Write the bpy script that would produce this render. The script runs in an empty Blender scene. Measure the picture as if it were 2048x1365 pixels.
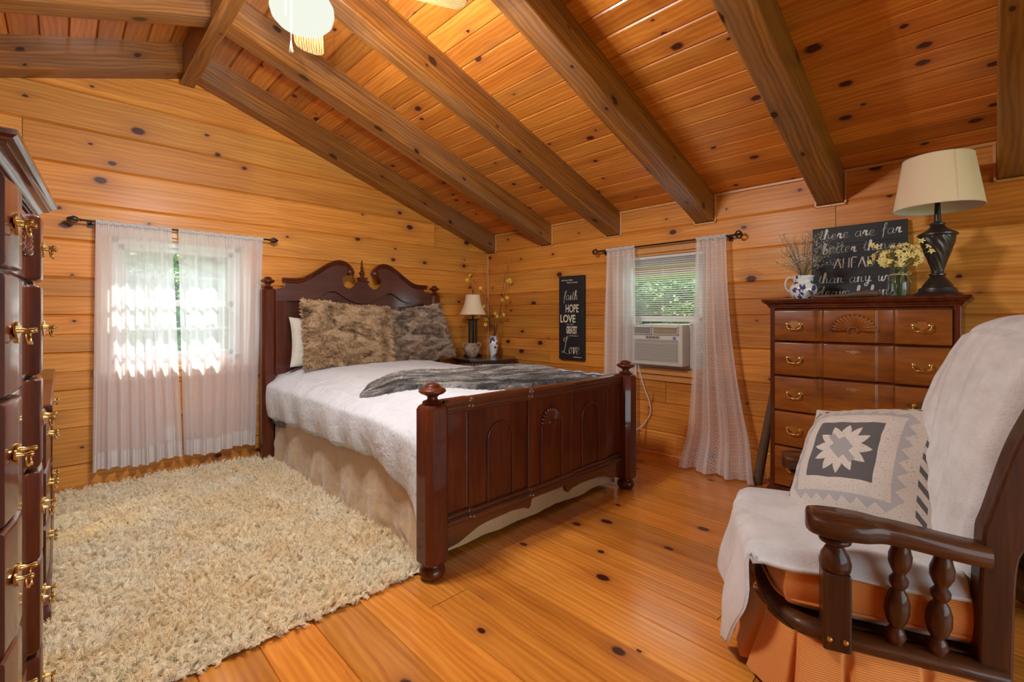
import bpy, bmesh, math, random
import numpy as np
from math import sin, cos, pi, radians as R, sqrt, atan2, exp
from mathutils import Vector, Matrix, noise
random.seed(7)
SC = bpy.context.scene
COL = SC.collection
# ---------------------------------------------------------------- camera
FPX, HY = 934.0, 634.0
FW = Vector((.6952, .7188, 0)).normalized(); RT = Vector((FW.y, -FW.x, 0))
CAM = Vector((-3.75607, -4.30538, 1.2))
cd = bpy.data.cameras.new('camera'); cam = bpy.data.objects.new('camera', cd); COL.objects.link(cam)
cd.sensor_fit = 'HORIZONTAL'; cd.sensor_width = 36; cd.lens = 36*FPX/2048
cd.shift_x = 0; cd.shift_y = (HY-682.5)/2048; cd.clip_start = .02; cd.clip_end = 200
cam.location = CAM
cam.rotation_euler = (pi/2, 0, atan2(FW.y, FW.x)-pi/2)
SC.camera = cam
# ---------------------------------------------------------------- world, sun, exposure
SC.view_settings.view_transform = 'Standard'; SC.view_settings.look = 'None'
SC.view_settings.gamma = 1; SC.view_settings.use_curve_mapping = False
SC.view_settings.exposure = 1.0
W = bpy.data.worlds.new('world'); SC.world = W; W.use_nodes = True
wn = W.node_tree; bg = wn.nodes['Background']
bg.inputs[0].default_value = (.78, .89, 1.0, 1); bg.inputs[1].default_value = 3.2
sd = bpy.data.lights.new('sun', 'SUN'); so = bpy.data.objects.new('sun', sd); COL.objects.link(so)
sd.energy = 6; sd.angle = R(1.5); sd.color = (1, .95, .86)
so.rotation_euler = (R(38), 0, R(150))
def portal(name, loc, rot, sx, sy):
    l = bpy.data.lights.new(name, 'AREA'); l.shape = 'RECTANGLE'; l.size = sx; l.size_y = sy
    l.cycles.is_portal = True
    o = bpy.data.objects.new(name, l); COL.objects.link(o); o.location = loc; o.rotation_euler = rot
portal('portal_fill_window', (-2.6, -7.12, 1.25), (R(90), 0, 0), 3.8, 2.1)  # serves the unseen fill window added behind the camera
portal('portal_window_left', (-3.06, .16, 1.28), (R(-90), 0, 0), .95, 1.0)
portal('portal_window_right', (.16, -2.28, 1.25), (R(90), 0, R(90)), .8, 1.1)
FAN_LIGHT = 80.0

# ---------------------------------------------------------------- helpers
def rr(a, b): return random.uniform(a, b)
def tag(o, label=None, cat=None, group=None, kind=None):
    if label: o['label'] = label
    if cat: o['category'] = cat
    if group: o['group'] = group
    if kind: o['kind'] = kind
    return o
def thing(name, label, cat, loc=(0, 0, 0), rz=0, group=None):
    o = bpy.data.objects.new(name, None); COL.objects.link(o)
    o.location = loc; o.rotation_euler = (0, 0, rz); o.empty_display_size = .05
    return tag(o, label, cat, group)
def copy_tree(o, parent=None):
    c = o.copy(); COL.objects.link(c)
    if parent: c.parent = parent
    for ch in list(o.children): copy_tree(ch, c)
    return c
class MB:
    """collects geometry; build() links it as one mesh object"""
    def __init__(s): s.v = []; s.f = []; s.uv = []; s.rnd = []; s.cr = 0.0
    def face(s, idx, uv=None): s.f.append(tuple(idx)); s.uv.append(uv); s.rnd.append(s.cr)
    def addv(s, pts):
        n = len(s.v); s.v.extend([tuple(p) for p in pts]); return n
    def box(s, x0, x1, y0, y1, z0, z1):
        n = s.addv([(x, y, z) for x in (x0, x1) for y in (y0, y1) for z in (z0, z1)])
        for q in ((0,1,3,2),(4,6,7,5),(0,4,5,1),(2,3,7,6),(0,2,6,4),(1,5,7,3)): s.face([n+i for i in q])
        return s
    def cbox(s, c, d):
        return s.box(c[0]-d[0]/2, c[0]+d[0]/2, c[1]-d[1]/2, c[1]+d[1]/2, c[2]-d[2]/2, c[2]+d[2]/2)
    def prism(s, poly, a0, a1, axis='z'):
        """poly = list of 2D points; extrude along axis. axis z:(x,y) y:(x,z) x:(y,z)"""
        def P(p, a):
            return (p[0], p[1], a) if axis == 'z' else ((p[0], a, p[1]) if axis == 'y' else (a, p[0], p[1]))
        k = len(poly); n = s.addv([P(p, a0) for p in poly]); m = s.addv([P(p, a1) for p in poly])
        s.face(list(range(n+k-1, n-1, -1))); s.face(list(range(m, m+k)))
        for i in range(k): j = (i+1) % k; s.face([n+i, n+j, m+j, m+i])
        return s
    def lathe(s, prof, c=(0, 0, 0), seg=24, ax='z', closed=False):
        """prof = [(r,h)...]"""
        k = len(prof); base = len(s.v)
        for (r, h) in prof:
            for i in range(seg):
                a = 2*pi*i/seg; x, y = r*cos(a), r*sin(a)
                p = (x, y, h) if ax == 'z' else ((x, h, y) if ax == 'y' else (h, x, y))
                s.v.append((c[0]+p[0], c[1]+p[1], c[2]+p[2]))
        for j in range(k-1):
            for i in range(seg):
                a = base+j*seg+i; b = base+j*seg+(i+1) % seg
                s.face([a, b, b+seg, a+seg])
        if prof[0][0] > 1e-6: s.face([base+i for i in range(seg-1, -1, -1)])
        if prof[-1][0] > 1e-6: s.face([base+(k-1)*seg+i for i in range(seg)])
        return s
    def tube(s, pts, r, seg=8, flat=1.0, up=None):
        pts = [Vector(p) for p in pts]; n = len(pts)
        rs = r if isinstance(r, (list, tuple)) else [r]*n
        base = len(s.v); prev = None
        for i, p in enumerate(pts):
            t = (pts[min(i+1, n-1)]-pts[max(i-1, 0)])
            if t.length < 1e-9: t = Vector((0, 0, 1))
            t.normalize()
            if up is not None: u = Vector(up)
            elif prev is not None: u = prev
            else: u = Vector((0, 0, 1)) if abs(t.z) < .9 else Vector((1, 0, 0))
            a = t.cross(u)
            if a.length < 1e-6: a = t.cross(Vector((.3, .9, .2)))
            a.normalize(); b = a.cross(t).normalized(); prev = b
            for k in range(seg):
                an = 2*pi*k/seg
                s.v.append(tuple(p+a*(rs[i]*cos(an))+b*(rs[i]*flat*sin(an))))
        for i in range(n-1):
            for k in range(seg):
                q = base+i*seg+k; w = base+i*seg+(k+1) % seg
                s.face([q, w, w+seg, q+seg])
        s.face([base+k for k in range(seg-1, -1, -1)]); s.face([base+(n-1)*seg+k for k in range(seg)])
        return s
    def grid(s, fn, nu, nv, uvs=(1, 1)):
        n = len(s.v)
        for j in range(nv+1):
            for i in range(nu+1): s.v.append(tuple(fn(i/nu, j/nv)))
        for j in range(nv):
            for i in range(nu):
                a = n+j*(nu+1)+i
                u0, u1, v0, v1 = i/nu*uvs[0], (i+1)/nu*uvs[0], j/nv*uvs[1], (j+1)/nv*uvs[1]
                s.face([a, a+1, a+nu+2, a+nu+1], [(u0, v0), (u1, v0), (u1, v1), (u0, v1)])
        return s
    def xf(s, M, n0=0):
        for i in range(n0, len(s.v)): s.v[i] = tuple(M @ Vector(s.v[i]))
        return s
    def build(s, name, mat, parent=None, smooth=True, bevel=0, angle=40, subsurf=0, solid=0, fixn=True):
        me = bpy.data.meshes.new(name); me.from_pydata(s.v, [], s.f)
        if any(u for u in s.uv):
            L = me.uv_layers.new(name='UVMap'); k = 0
            for f, u in zip(s.f, s.uv):
                for q in range(len(f)):
                    L.data[k].uv = u[q] if u else (0, 0); k += 1
        if any(s.rnd):
            at = me.attributes.new('rnd', 'FLOAT', 'FACE'); at.data.foreach_set('value', s.rnd)
        if fixn:
            bm = bmesh.new(); bm.from_mesh(me); bmesh.ops.recalc_face_normals(bm, faces=bm.faces); bm.to_mesh(me); bm.free()
        me.materials.append(mat)
        if smooth:
            me.polygons.foreach_set('use_smooth', [True]*len(me.polygons))
            if angle < 180:
                try: me.set_sharp_from_angle(angle=R(angle))
                except Exception: pass
        o = bpy.data.objects.new(name, me); COL.objects.link(o)
        if parent: o.parent = parent
        if bevel:
            m = o.modifiers.new('bevel', 'BEVEL'); m.width = bevel; m.segments = 2; m.limit_method = 'ANGLE'; m.angle_limit = R(35)
            m.harden_normals = False
        if solid:
            m = o.modifiers.new('solid', 'SOLIDIFY'); m.thickness = solid; m.offset = 0
        if subsurf:
            m = o.modifiers.new('sub', 'SUBSURF'); m.levels = subsurf; m.render_levels = subsurf
        return o
def catmull(P, n=8):
    P = [Vector(p) for p in P]; out = []
    for i in range(len(P)-1):
        p0 = P[max(i-1, 0)]; p1 = P[i]; p2 = P[i+1]; p3 = P[min(i+2, len(P)-1)]
        for k in range(n):
            t = k/n
            out.append(.5*((2*p1)+(p2-p0)*t+(2*p0-5*p1+4*p2-p3)*t*t+(3*p1-p0-3*p2+p3)*t**3))
    out.append(P[-1]); return out
def interp(tab, x):
    if x <= tab[0][0]: return tab[0][1]
    for (a, b), (c, d) in zip(tab, tab[1:]):
        if x <= c: return b+(d-b)*(x-a)/(c-a)
    return tab[-1][1]
def sstep(a, b, x):
    t = min(1, max(0, (x-a)/(b-a))); return t*t*(3-2*t)
def nz(x, y, z=0.): return noise.noise(Vector((x, y, z)))
# ---------------------------------------------------------------- node materials
class NT:
    def __init__(s, name):
        s.m = bpy.data.materials.new(name); s.m.use_nodes = True; s.t = s.m.node_tree
        s.b = s.t.nodes['Principled BSDF']; s.out = s.t.nodes['Material Output']
    def n(s, typ, **kw):
        nd = s.t.nodes.new(typ)
        for k, v in kw.items():
            if k == 'ins':
                for a, b in v.items():
                    if hasattr(b, 'is_linked') or isinstance(b, bpy.types.NodeSocket): s.t.links.new(b, nd.inputs[a])
                    else: nd.inputs[a].default_value = b
            else: setattr(nd, k, v)
        return nd
    def math(s, op, a, b=None, c=None):
        nd = s.t.nodes.new('ShaderNodeMath'); nd.operation = op
        for i, x in enumerate((a, b, c)):
            if x is None: continue
            if isinstance(x, bpy.types.NodeSocket): s.t.links.new(x, nd.inputs[i])
            else: nd.inputs[i].default_value = x
        return nd.outputs[0]
    def mix(s, f, a, b, blend='MIX'):
        nd = s.t.nodes.new('ShaderNodeMix'); nd.data_type = 'RGBA'; nd.blend_type = blend
        for i, x in ((0, f), (6, a), (7, b)):
            if isinstance(x, bpy.types.NodeSocket): s.t.links.new(x, nd.inputs[i])
            elif i == 0: nd.inputs[i].default_value = x
            else: nd.inputs[i].default_value = (*x[:3], 1)
        return nd.outputs[2]
    def ramp(s, f, stops, interp='LINEAR'):
        nd = s.t.nodes.new('ShaderNodeValToRGB'); s.t.links.new(f, nd.inputs[0]); e = nd.color_ramp.elements
        nd.color_ramp.interpolation = interp
        while len(e) < len(stops): e.new(.5)
        for i, (p, c) in enumerate(stops):
            e[i].position = p; e[i].color = (*c[:3], 1) if not isinstance(c, (int, float)) else (c, c, c, 1)
        return nd.outputs[0]
    def rampf(s, f, stops): return s.ramp(f, stops)
    def link(s, a, b): s.t.links.new(a, b)
    def set(s, **kw):
        names = dict(col='Base Color', rough='Roughness', metal='Metallic', coat='Coat Weight', coatr='Coat Roughness',
                     trans='Transmission Weight', spec='Specular IOR Level', sheen='Sheen Weight', alpha='Alpha',
                     emis='Emission Color', emis_s='Emission Strength', normal='Normal', ior='IOR', sub='Subsurface Weight')
        for k, v in kw.items():
            sock = s.b.inputs[names[k]]
            if isinstance(v, bpy.types.NodeSocket): s.t.links.new(v, sock)
            elif isinstance(v, (tuple, list)): sock.default_value = (*v[:3], 1)
            else: sock.default_value = v
        return s
    def bump(s, h, strength=.3, dist=.01):
        nd = s.n('ShaderNodeBump', ins={'Strength': strength, 'Distance': dist, 'Height': h}); s.set(normal=nd.outputs[0]); return nd
def uvmap(t):
    return t.n('ShaderNodeUVMap', uv_map='UVMap').outputs[0]
def sepxyz(t, v):
    nd = t.n('ShaderNodeSeparateXYZ', ins={0: v}); return nd.outputs
def comb(t, x, y, z=0.):
    return t.n('ShaderNodeCombineXYZ', ins={0: x, 1: y, 2: z}).outputs[0]
def noise_n(t, vec, scale=1., detail=3, rough=.55, dist=0.):
    return t.n('ShaderNodeTexNoise', ins={'Vector': vec, 'Scale': scale, 'Detail': detail, 'Roughness': rough, 'Distortion': dist}).outputs[0]

def pine(name, dark, mid, light, knot=(.07, .018, .008), rough=.35, coat=.25, kd=1.0, vari=.35, fine=1.0, kthr=.55, gloss_r=.25, grey=0.0):
    """knotty pine boards: UV in metres, u along the grain, v across; per-board value in 'rnd'"""
    t = NT(name); uv = uvmap(t); x, y, _ = sepxyz(t, uv)
    rnd = t.n('ShaderNodeAttribute', attribute_name='rnd').outputs['Fac']
    # knots: cells 0.45 m x 0.12 m
    kv = comb(t, t.math('MULTIPLY', x, 2.3*kd), t.math('MULTIPLY', y, 7.0*kd))
    vor = t.n('ShaderNodeTexVoronoi', voronoi_dimensions='2D', feature='F1', ins={'Vector': kv, 'Scale': 1.0, 'Randomness': .85})
    sc = sepxyz(t, vor.outputs['Color'])
    posd = t.n('ShaderNodeVectorMath', operation='SUBTRACT', ins={0: kv, 1: vor.outputs['Position']}).outputs[0]
    px_, py_, _ = sepxyz(t, posd)
    wob = t.math('MULTIPLY', t.math('SUBTRACT', noise_n(t, uv, 40, 2), .5), .012)
    dx = t.math('DIVIDE', px_, 2.3*kd*1.55); dy = t.math('DIVIDE', py_, 7.0*kd)
    d = t.math('ADD', t.math('SQRT', t.math('ADD', t.math('MULTIPLY', dx, dx), t.math('MULTIPLY', dy, dy))), wob)  # metres
    on = t.math('GREATER_THAN', sc[0], kthr)
    rad = t.math('MULTIPLY_ADD', t.math('POWER', sc[1], 2.), .020, .0065)
    q = t.math('DIVIDE', d, rad)                                  # 1 at knot edge
    halo = t.math('MULTIPLY', t.math('EXPONENT', t.math('MULTIPLY', q, -.55)), on)
    core = t.math('MULTIPLY', t.n('ShaderNodeMapRange', interpolation_type='SMOOTHSTEP', ins={0: q, 1: 1.25, 2: .7, 3: 0., 4: 1.}).outputs[0], on)
    sgn = t.math('SIGN', dy)
    # grain bends round the knots
    bend = t.math('MULTIPLY', t.math('MULTIPLY', sgn, halo), -.022)
    yy = t.math('ADD', y, bend)
    gv = comb(t, t.math('MULTIPLY', x, 1.1), t.math('MULTIPLY', yy, 26), rnd)
    g1 = noise_n(t, gv, 1.0, 3, .6, .6)
    g2 = noise_n(t, comb(t, t.math('MULTIPLY', x, 3.), t.math('MULTIPLY', yy, 170*fine), rnd), 1.0, 2, .6, .3)
    big = noise_n(t, comb(t, t.math('MULTIPLY', x, .8), t.math('MULTIPLY', y, 3.5), rnd), 1.0, 2)
    rings = t.n('ShaderNodeTexWave', wave_type='BANDS', bands_direction='Y', wave_profile='SIN',
                ins={'Vector': comb(t, t.math('MULTIPLY', x, .35), t.math('MULTIPLY', yy, 1.), 0.), 'Scale': 11.*fine, 'Distortion': 9.0, 'Detail': 2.0, 'Detail Scale': .6}).outputs[1]
    f = t.math('ADD', t.math('MULTIPLY', g1, .62), t.math('ADD', t.math('MULTIPLY', g2, .20), t.math('MULTIPLY', rings, .13)))
    col = t.ramp(f, [(.22, dark), (.5, mid), (.78, light)])
    shade = t.math('ADD', t.math('MULTIPLY_ADD', t.math('SUBTRACT', rnd, .5), vari, 1.0), t.math('MULTIPLY', t.math('SUBTRACT', big, .5), .5))
    col = t.mix(1.0, col, comb(t, shade, shade, shade), 'MULTIPLY')
    hue = t.mix(t.math('MULTIPLY', t.math('FRACT', t.math('MULTIPLY', rnd, 7.31)), .45), col, t.mix(1., col, (1.0, .78, .55), 'MULTIPLY'))
    if grey:
        gm = t.ramp(noise_n(t, comb(t, t.math('MULTIPLY', x, .9), t.math('MULTIPLY', y, 6.), rnd), 1.3, 4), [(.42, 0.), (.68, 1.)])
        hue = t.mix(t.math('MULTIPLY', gm, grey), hue, (.20, .16, .12))
    col = t.mix(t.math('MULTIPLY', halo, .75), hue, (knot[0]*3.2, knot[1]*3.4, knot[2]*3.))
    ring2 = t.math('MULTIPLY_ADD', t.math('SINE', t.math('MULTIPLY', q, 9.)), .25, .75)
    kc = t.mix(ring2, (knot[0]*.35, knot[1]*.35, knot[2]*.35), knot)
    col = t.mix(core, col, kc)
    t.set(col=col, rough=rough, coat=coat, coatr=gloss_r, spec=.32)
    t.bump(t.math('ADD', t.math('MULTIPLY', g2, .4), t.math('MULTIPLY', core, -.6)), .12, .002)
    return t.m
def grainwood(name, dark, mid, light, rough=.3, coat=.6, coatr=.12, axis='z', scale=1., uvm=False, spec=.5, streak=14.):
    t = NT(name)
    co = t.n('ShaderNodeTexCoord').outputs['Object']
    x, y, z = sepxyz(t, co)
    if axis == 'z': v = comb(t, t.math('MULTIPLY', x, streak*scale), t.math('MULTIPLY', y, streak*scale), t.math('MULTIPLY', z, 1.2*scale))
    elif axis == 'x': v = comb(t, t.math('MULTIPLY', x, 1.2*scale), t.math('MULTIPLY', y, streak*scale), t.math('MULTIPLY', z, streak*scale))
    else: v = comb(t, t.math('MULTIPLY', x, streak*scale), t.math('MULTIPLY', y, 1.2*scale), t.math('MULTIPLY', z, streak*scale))
    a = noise_n(t, v, 1.0, 4, .6, .8); b = noise_n(t, v, 6.0, 2, .6, 0.2)
    f = t.math('ADD', t.math('MULTIPLY', a, .65), t.math('MULTIPLY', b, .35))
    t.set(col=t.ramp(f, [(.3, dark), (.52, mid), (.75, light)]), rough=rough, coat=coat, coatr=coatr, spec=spec)
    t.bump(b, .04, .001)
    return t.m
def simple(name, col, rough=.5, metal=0., coat=0., var=.0, vs=20., bump=0., bs=200., bd=.002, sheen=0., spec=.5):
    t = NT(name); co = t.n('ShaderNodeTexCoord').outputs['Object']
    n1 = noise_n(t, co, vs, 3)
    c = t.mix(n1, tuple(c*(1-var) for c in col), tuple(min(1, c*(1+var)) for c in col))
    t.set(col=c, rough=rough, metal=metal, coat=coat, sheen=sheen, spec=spec)
    if bump: t.bump(noise_n(t, co, bs, 3), bump, bd)
    return t.m

M = {}
M['wall'] = pine('pine_wall', (.45, .145, .018), (.63, .250, .038), (.77, .37, .072), knot=(.075, .018, .006), rough=.5, coat=.08, kd=.9, vari=.36, kthr=.45, gloss_r=.25)
M['ceil'] = pine('pine_ceiling', (.44, .120, .013), (.64, .222, .030), (.80, .37, .066), knot=(.09, .018, .008), rough=.38, coat=.25, kd=1.05, vari=.40, kthr=.42, gloss_r=.22)
M['floor'] = pine('pine_floor', (.43, .13, .016), (.63, .235, .034), (.80, .37, .066), knot=(.07, .016, .007), rough=.22, coat=.6, kd=.8, vari=.32, kthr=.55, gloss_r=.16)
M['beam'] = pine('stained_beam', (.085, .028, .005), (.27, .100, .018), (.50, .22, .048), knot=(.035, .012, .006), rough=.38, coat=.4, kd=.8, vari=.3, kthr=.3, gloss_r=.25, grey=.30)
M['trimwood'] = simple('honey_trim', (.62, .29, .085), .35, coat=.3, var=.15, vs=30)
M['groove'] = simple('dark_groove', (.16, .05, .012), .8)
M['cherry'] = grainwood('cherry_veneer', (.038, .006, .002), (.090, .015, .003), (.16, .031, .007), rough=.42, coat=.6, coatr=.07, axis='z', spec=.2)
M['cherry_x'] = grainwood('cherry_veneer_long', (.035, .006, .002), (.070, .012, .003), (.12, .023, .006), rough=.40, coat=.85, coatr=.10, axis='x')
M['cherry_warm'] = grainwood('warm_cherry_drawer', (.12, .028, .003), (.25, .066, .005), (.38, .120, .010), rough=.42, coat=.12, coatr=.15, axis='x', streak=6., spec=.3)
M['walnut'] = grainwood('dark_glossy_pine_frame', (.025, .006, .001), (.070, .019, .003), (.15, .048, .009), rough=.5, coat=.32, coatr=.05, axis='y', streak=18., spec=.2)
M['walnut_z'] = grainwood('dark_glossy_pine_post', (.025, .006, .001), (.065, .017, .003), (.13, .040, .008), rough=.5, coat=.32, coatr=.05, axis='z', streak=18., spec=.2)
M['brass'] = simple('aged_brass', (.62, .40, .14), .28, metal=1., var=.25, vs=60)
M['brass_dull'] = simple('dull_brass', (.42, .25, .10), .45, metal=.9, var=.3, vs=60)
M['white'] = simple('white_paint', (.78, .76, .72), .4)
M['vinyl'] = simple('white_vinyl', (.70, .69, .66), .35)
M['iron'] = simple('black_iron', (.018, .014, .012), .4, metal=.5)
M['bronze'] = simple('dark_bronze', (.035, .026, .020), .38, metal=.35, coat=.3, var=.3)
M['shade'] = None
# ================================================================= ROOM SHELL
XR, SL, ZC, ZB = -3.06, .345, 2.18, 1.965           # ridge x, slope, ceiling and rafter heights at the right wall
XL = 2*XR
YF = -7.0                                            # wall behind the camera
def zroof(x, z0=ZC): return z0+SL*min(-x, x-XL)
LV = [0, .196, .449, .703, .956, 1.21, 1.463, 1.716, 1.97, 2.2235, 2.477, 2.7305, 2.984, 3.2375]
def split(rects, hole):
    out = []
    hx0, hx1, hz0, hz1 = hole
    for (x0, x1, z0, z1, e) in rects:
        if hx1 <= x0 or hx0 >= x1 or hz1 <= z0 or hz0 >= z1: out.append((x0, x1, z0, z1, e)); continue
        if z0 < hz0: out.append((x0, x1, z0, hz0, (e[0], 0))); z0 = hz0; e = (0, e[1])
        if z1 > hz1: out.append((x0, x1, hz1, z1, (0, e[1]))); z1 = hz1; e = (e[0], 0)
        if x0 < hx0: out.append((x0, hx0, z0, z1, e))
        if x1 > hx1: out.append((hx1, x1, z0, z1, e))
    return out
def board_wall(name, P, x0, x1, levels, thin, holes, joints, top=None):
    """P(a, z, depth)->xyz; a along the wall; depth>0 goes into the wall"""
    m = MB(); k = 0
    lv = sorted(levels+thin)
    for z0, z1 in zip(lv, lv[1:]):
        k += 1
        cuts = [x0]+sorted(j for (j, lz) in joints if z0-.01 <= lz < z1-.01)+[x1]
        if top:
            # gable: clip the board to the roof line
            lim = [x for x in (x0, x1)]
            def inside(a): return top(a) > z0+.02
            xs = [a for a in np.linspace(x0, x1, 400) if inside(a)]
            if not xs: continue
            cuts = [max(c, xs[0]) for c in cuts]; cuts = [min(c, xs[-1]) for c in cuts]
        th = [z0 in thin, z1 in thin]
        for a, b in zip(cuts, cuts[1:]):
            if b-a < .01: continue
            m.cr = random.random(); ou, ov = rr(0, 60), rr(0, 60)
            rects = [(a+.0015, b-.0015, z0, z1, (1, 1))]
            for h in holes: rects = split(rects, h)
            for (p, q, r0, r1, e) in rects:
                c0 = (.004 if th[0] else .009) if e[0] else 0
                c1 = (.004 if th[1] else .012) if e[1] else 0
                dp = [.006 if th[0] else .011, .006 if th[1] else .011]
                prof = [(r0, dp[0] if e[0] else 0)] + ([(r0+c0, 0)] if c0 else []) + ([(r1-c1, 0)] if c1 else []) + [(r1, dp[1] if e[1] else 0)]
                if len(prof) == 2: pass
                for (za, da), (zb, db) in zip(prof, prof[1:]):
                    n = m.addv([P(p, za, da), P(q, za, da), P(q, zb, db), P(p, zb, db)])
                    m.face([n, n+1, n+2, n+3], [(p+ou, za+ov), (q+ou, za+ov), (q+ou, zb+ov), (p+ou, zb+ov)])
    return m
W1 = (-3.52, -2.66, .83, 1.79)        # window 1 opening (x0,x1,z0,z1) in the gable wall
W2 = (-2.70, -1.86, .73, 1.76)        # window 2 opening (y0,y1,z0,z1) in the right wall
jA = [(-.78, 1.97), (-3.93, 2.2235), (-1.9, .0), (-2.2, .956)]
w = board_wall('wall_back', lambda a, z, d: (a, d, z), XL, 0, LV, [.575, .83, 1.083, 1.335], [W1], jA, top=lambda a: zroof(a)+.0)
o = w.build('wall_back', M['wall'], smooth=False, fixn=False); tag(o, 'knotty pine log gable wall behind the bed with a curtained window', kind='structure')
jB = [(-2.33, .449), (-2.33, .575), (-3.56, 1.716), (-3.34, 1.21), (-1.0, .703), (-5., .0)]
w = board_wall('wall_right', lambda a, z, d: (d, a, z), YF, 0, [l for l in LV if l < 2.3], [.33, .575, .83, 1.083, 1.335], [W2], jB)
o = w.build('wall_right', M['wall'], smooth=False, fixn=False); tag(o, 'honey pine log wall with the air conditioner window', kind='structure')
w = board_wall('wall_left', lambda a, z, d: (XL-d, a, z), YF, 0, [l for l in LV if l < 2.3], [], [], [])
o = w.build('wall_left', M['wall'], smooth=False, fixn=False); tag(o, 'pine log wall on the left side of the room', kind='structure')
WBK = (-4.6, -.6, .25, 2.3)  # opening for the added fill window, out of view
w = board_wall('wall_front', lambda a, z, d: (a, YF-d, z), XL, 0, LV, [], [WBK], [], top=lambda a: zroof(a))
o = w.build('wall_front', M['wall'], smooth=False, fixn=False); tag(o, 'pine log wall behind the camera with a wide glass opening added for fill daylight', kind='structure')
# solid backing behind the logs (thickness of the walls)
m = MB()
def backing(m, P, x0, x1, z0, z1, hole):
    for (a, b, c, d, e) in split([(x0, x1, z0, z1, (0, 0))], hole) if hole else [(x0, x1, z0, z1, 0)]:
        q = [P(x, z, dd) for x in (a, b) for z in (c, d) for dd in (.0115, .16)]
        n = m.addv(q)
        for f in ((0,1,3,2),(4,6,7,5),(0,4,5,1),(2,3,7,6),(0,2,6,4),(1,5,7,3)): m.face([n+i for i in f])
backing(m, lambda a, z, d: (a, d, z), XL-.15, .15, 0, 2.2, W1)
m.prism([(XL, 2.2), (0, 2.2), (XR, 3.25)], .0115, .16, 'y')
backing(m, lambda a, z, d: (a, YF-d, z), XL-.15, .15, 0, 2.2, WBK); m.prism([(XL, 2.3), (0, 2.3), (XR, 3.25)], YF-.16, YF-.0115, 'y')
backing(m, lambda a, z, d: (d, a, z), YF-.15, 0.0, 0, 2.3, W2)
backing(m, lambda a, z, d: (XL-d, a, z), YF-.15, .0, 0, 2.3, None)
tag(m.build('wall_core', M['groove'], smooth=False), 'dark core of the log walls behind the board faces', kind='structure')
# ceiling boards
m = MB()
for side in (0, 1):
    k = 0; bw = .1335
    while k*bw < -XR:
        a0, a1 = k*bw, min((k+1)*bw, -XR)
        ys = [0]+[y for y in (-.955, -1.80, -2.672, -3.53, -4.39, -5.25) if random.random() < .35]+[YF]
        ys = sorted(set(ys), reverse=True)
        for y0, y1 in zip(ys, ys[1:]):
            m.cr = random.random(); ou, ov = rr(0, 60), rr(0, 60)
            prof = [(a0+.0018, .009), (a0+.0075, 0), (a1-.0075, 0), (a1-.0018, .009)]
            for (p, dp), (q, dq) in zip(prof, prof[1:]):
                def PT(a, y, d):
                    x = -a if side == 0 else XL+a
                    return (x, y, ZC+SL*a+d)
                n = m.addv([PT(p, y0, dp), PT(p, y1+.001, dp), PT(q, y1+.001, dq), PT(q, y0, dq)])
                m.face([n, n+1, n+2, n+3], [(y0+ou, p+ov), (y1+ou, p+ov), (y1+ou, q+ov), (y0+ou, q+ov)])
        k += 1
tag(m.build('ceiling', M['ceil'], smooth=False, fixn=False), 'tongue and groove knotty pine vaulted ceiling', kind='structure')
m = MB(); t_ = .0095
m.prism([(0.1, ZC+t_-.1*SL), (0.1, ZC+.2), (XR, ZC-SL*XR+.25), (XL-.1, ZC+.2), (XL-.1, ZC+t_-.1*SL), (XR, ZC-SL*XR+t_)], YF-.1, .1, 'y')
tag(m.build('ceiling_deck', M['groove'], smooth=False), 'roof deck above the ceiling boards', kind='structure')
# floor boards
m = MB(); x = -3.236-.1925*16; k = 0
while x < 0:
    x1 = min(x+.1925, .0)
    cuts = [YF]+sorted(rr(YF+.5, -.2) for _ in range(random.choice((1, 2, 2))))+[0]
    if abs(x+2.66) < .02: cuts = [YF, -5.6, -2.69, 0]
    if abs(x+.74) < .1: cuts = [YF, -4.9, -2.62, 0]
    for y0, y1 in zip(cuts, cuts[1:]):
        m.cr = random.random(); ou, ov = rr(0, 60), rr(0, 60)
        prof = [(x, -.006), (x+.0028, 0), (x1-.0028, 0), (x1, -.006)]
        for (p, dp), (q, dq) in zip(prof, prof[1:]):
            n = m.addv([(p, y0+.0012, dp), (q, y0+.0012, dq), (q, y1-.0012, dq), (p, y1-.0012, dp)])
            m.face([n, n+1, n+2, n+3], [(y0+ou, p+ov), (y0+ou, q+ov), (y1+ou, q+ov), (y1+ou, p+ov)])
    x = x1
tag(m.build('floor', M['floor'], smooth=False, fixn=False), 'glossy wide knotty pine plank floor', kind='structure')
m = MB(); m.box(XL-.1, .1, YF-.1, .1, -.12, -.0062)
tag(m.build('floor_base', M['groove'], smooth=False), 'subfloor under the planks', kind='structure')
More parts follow.
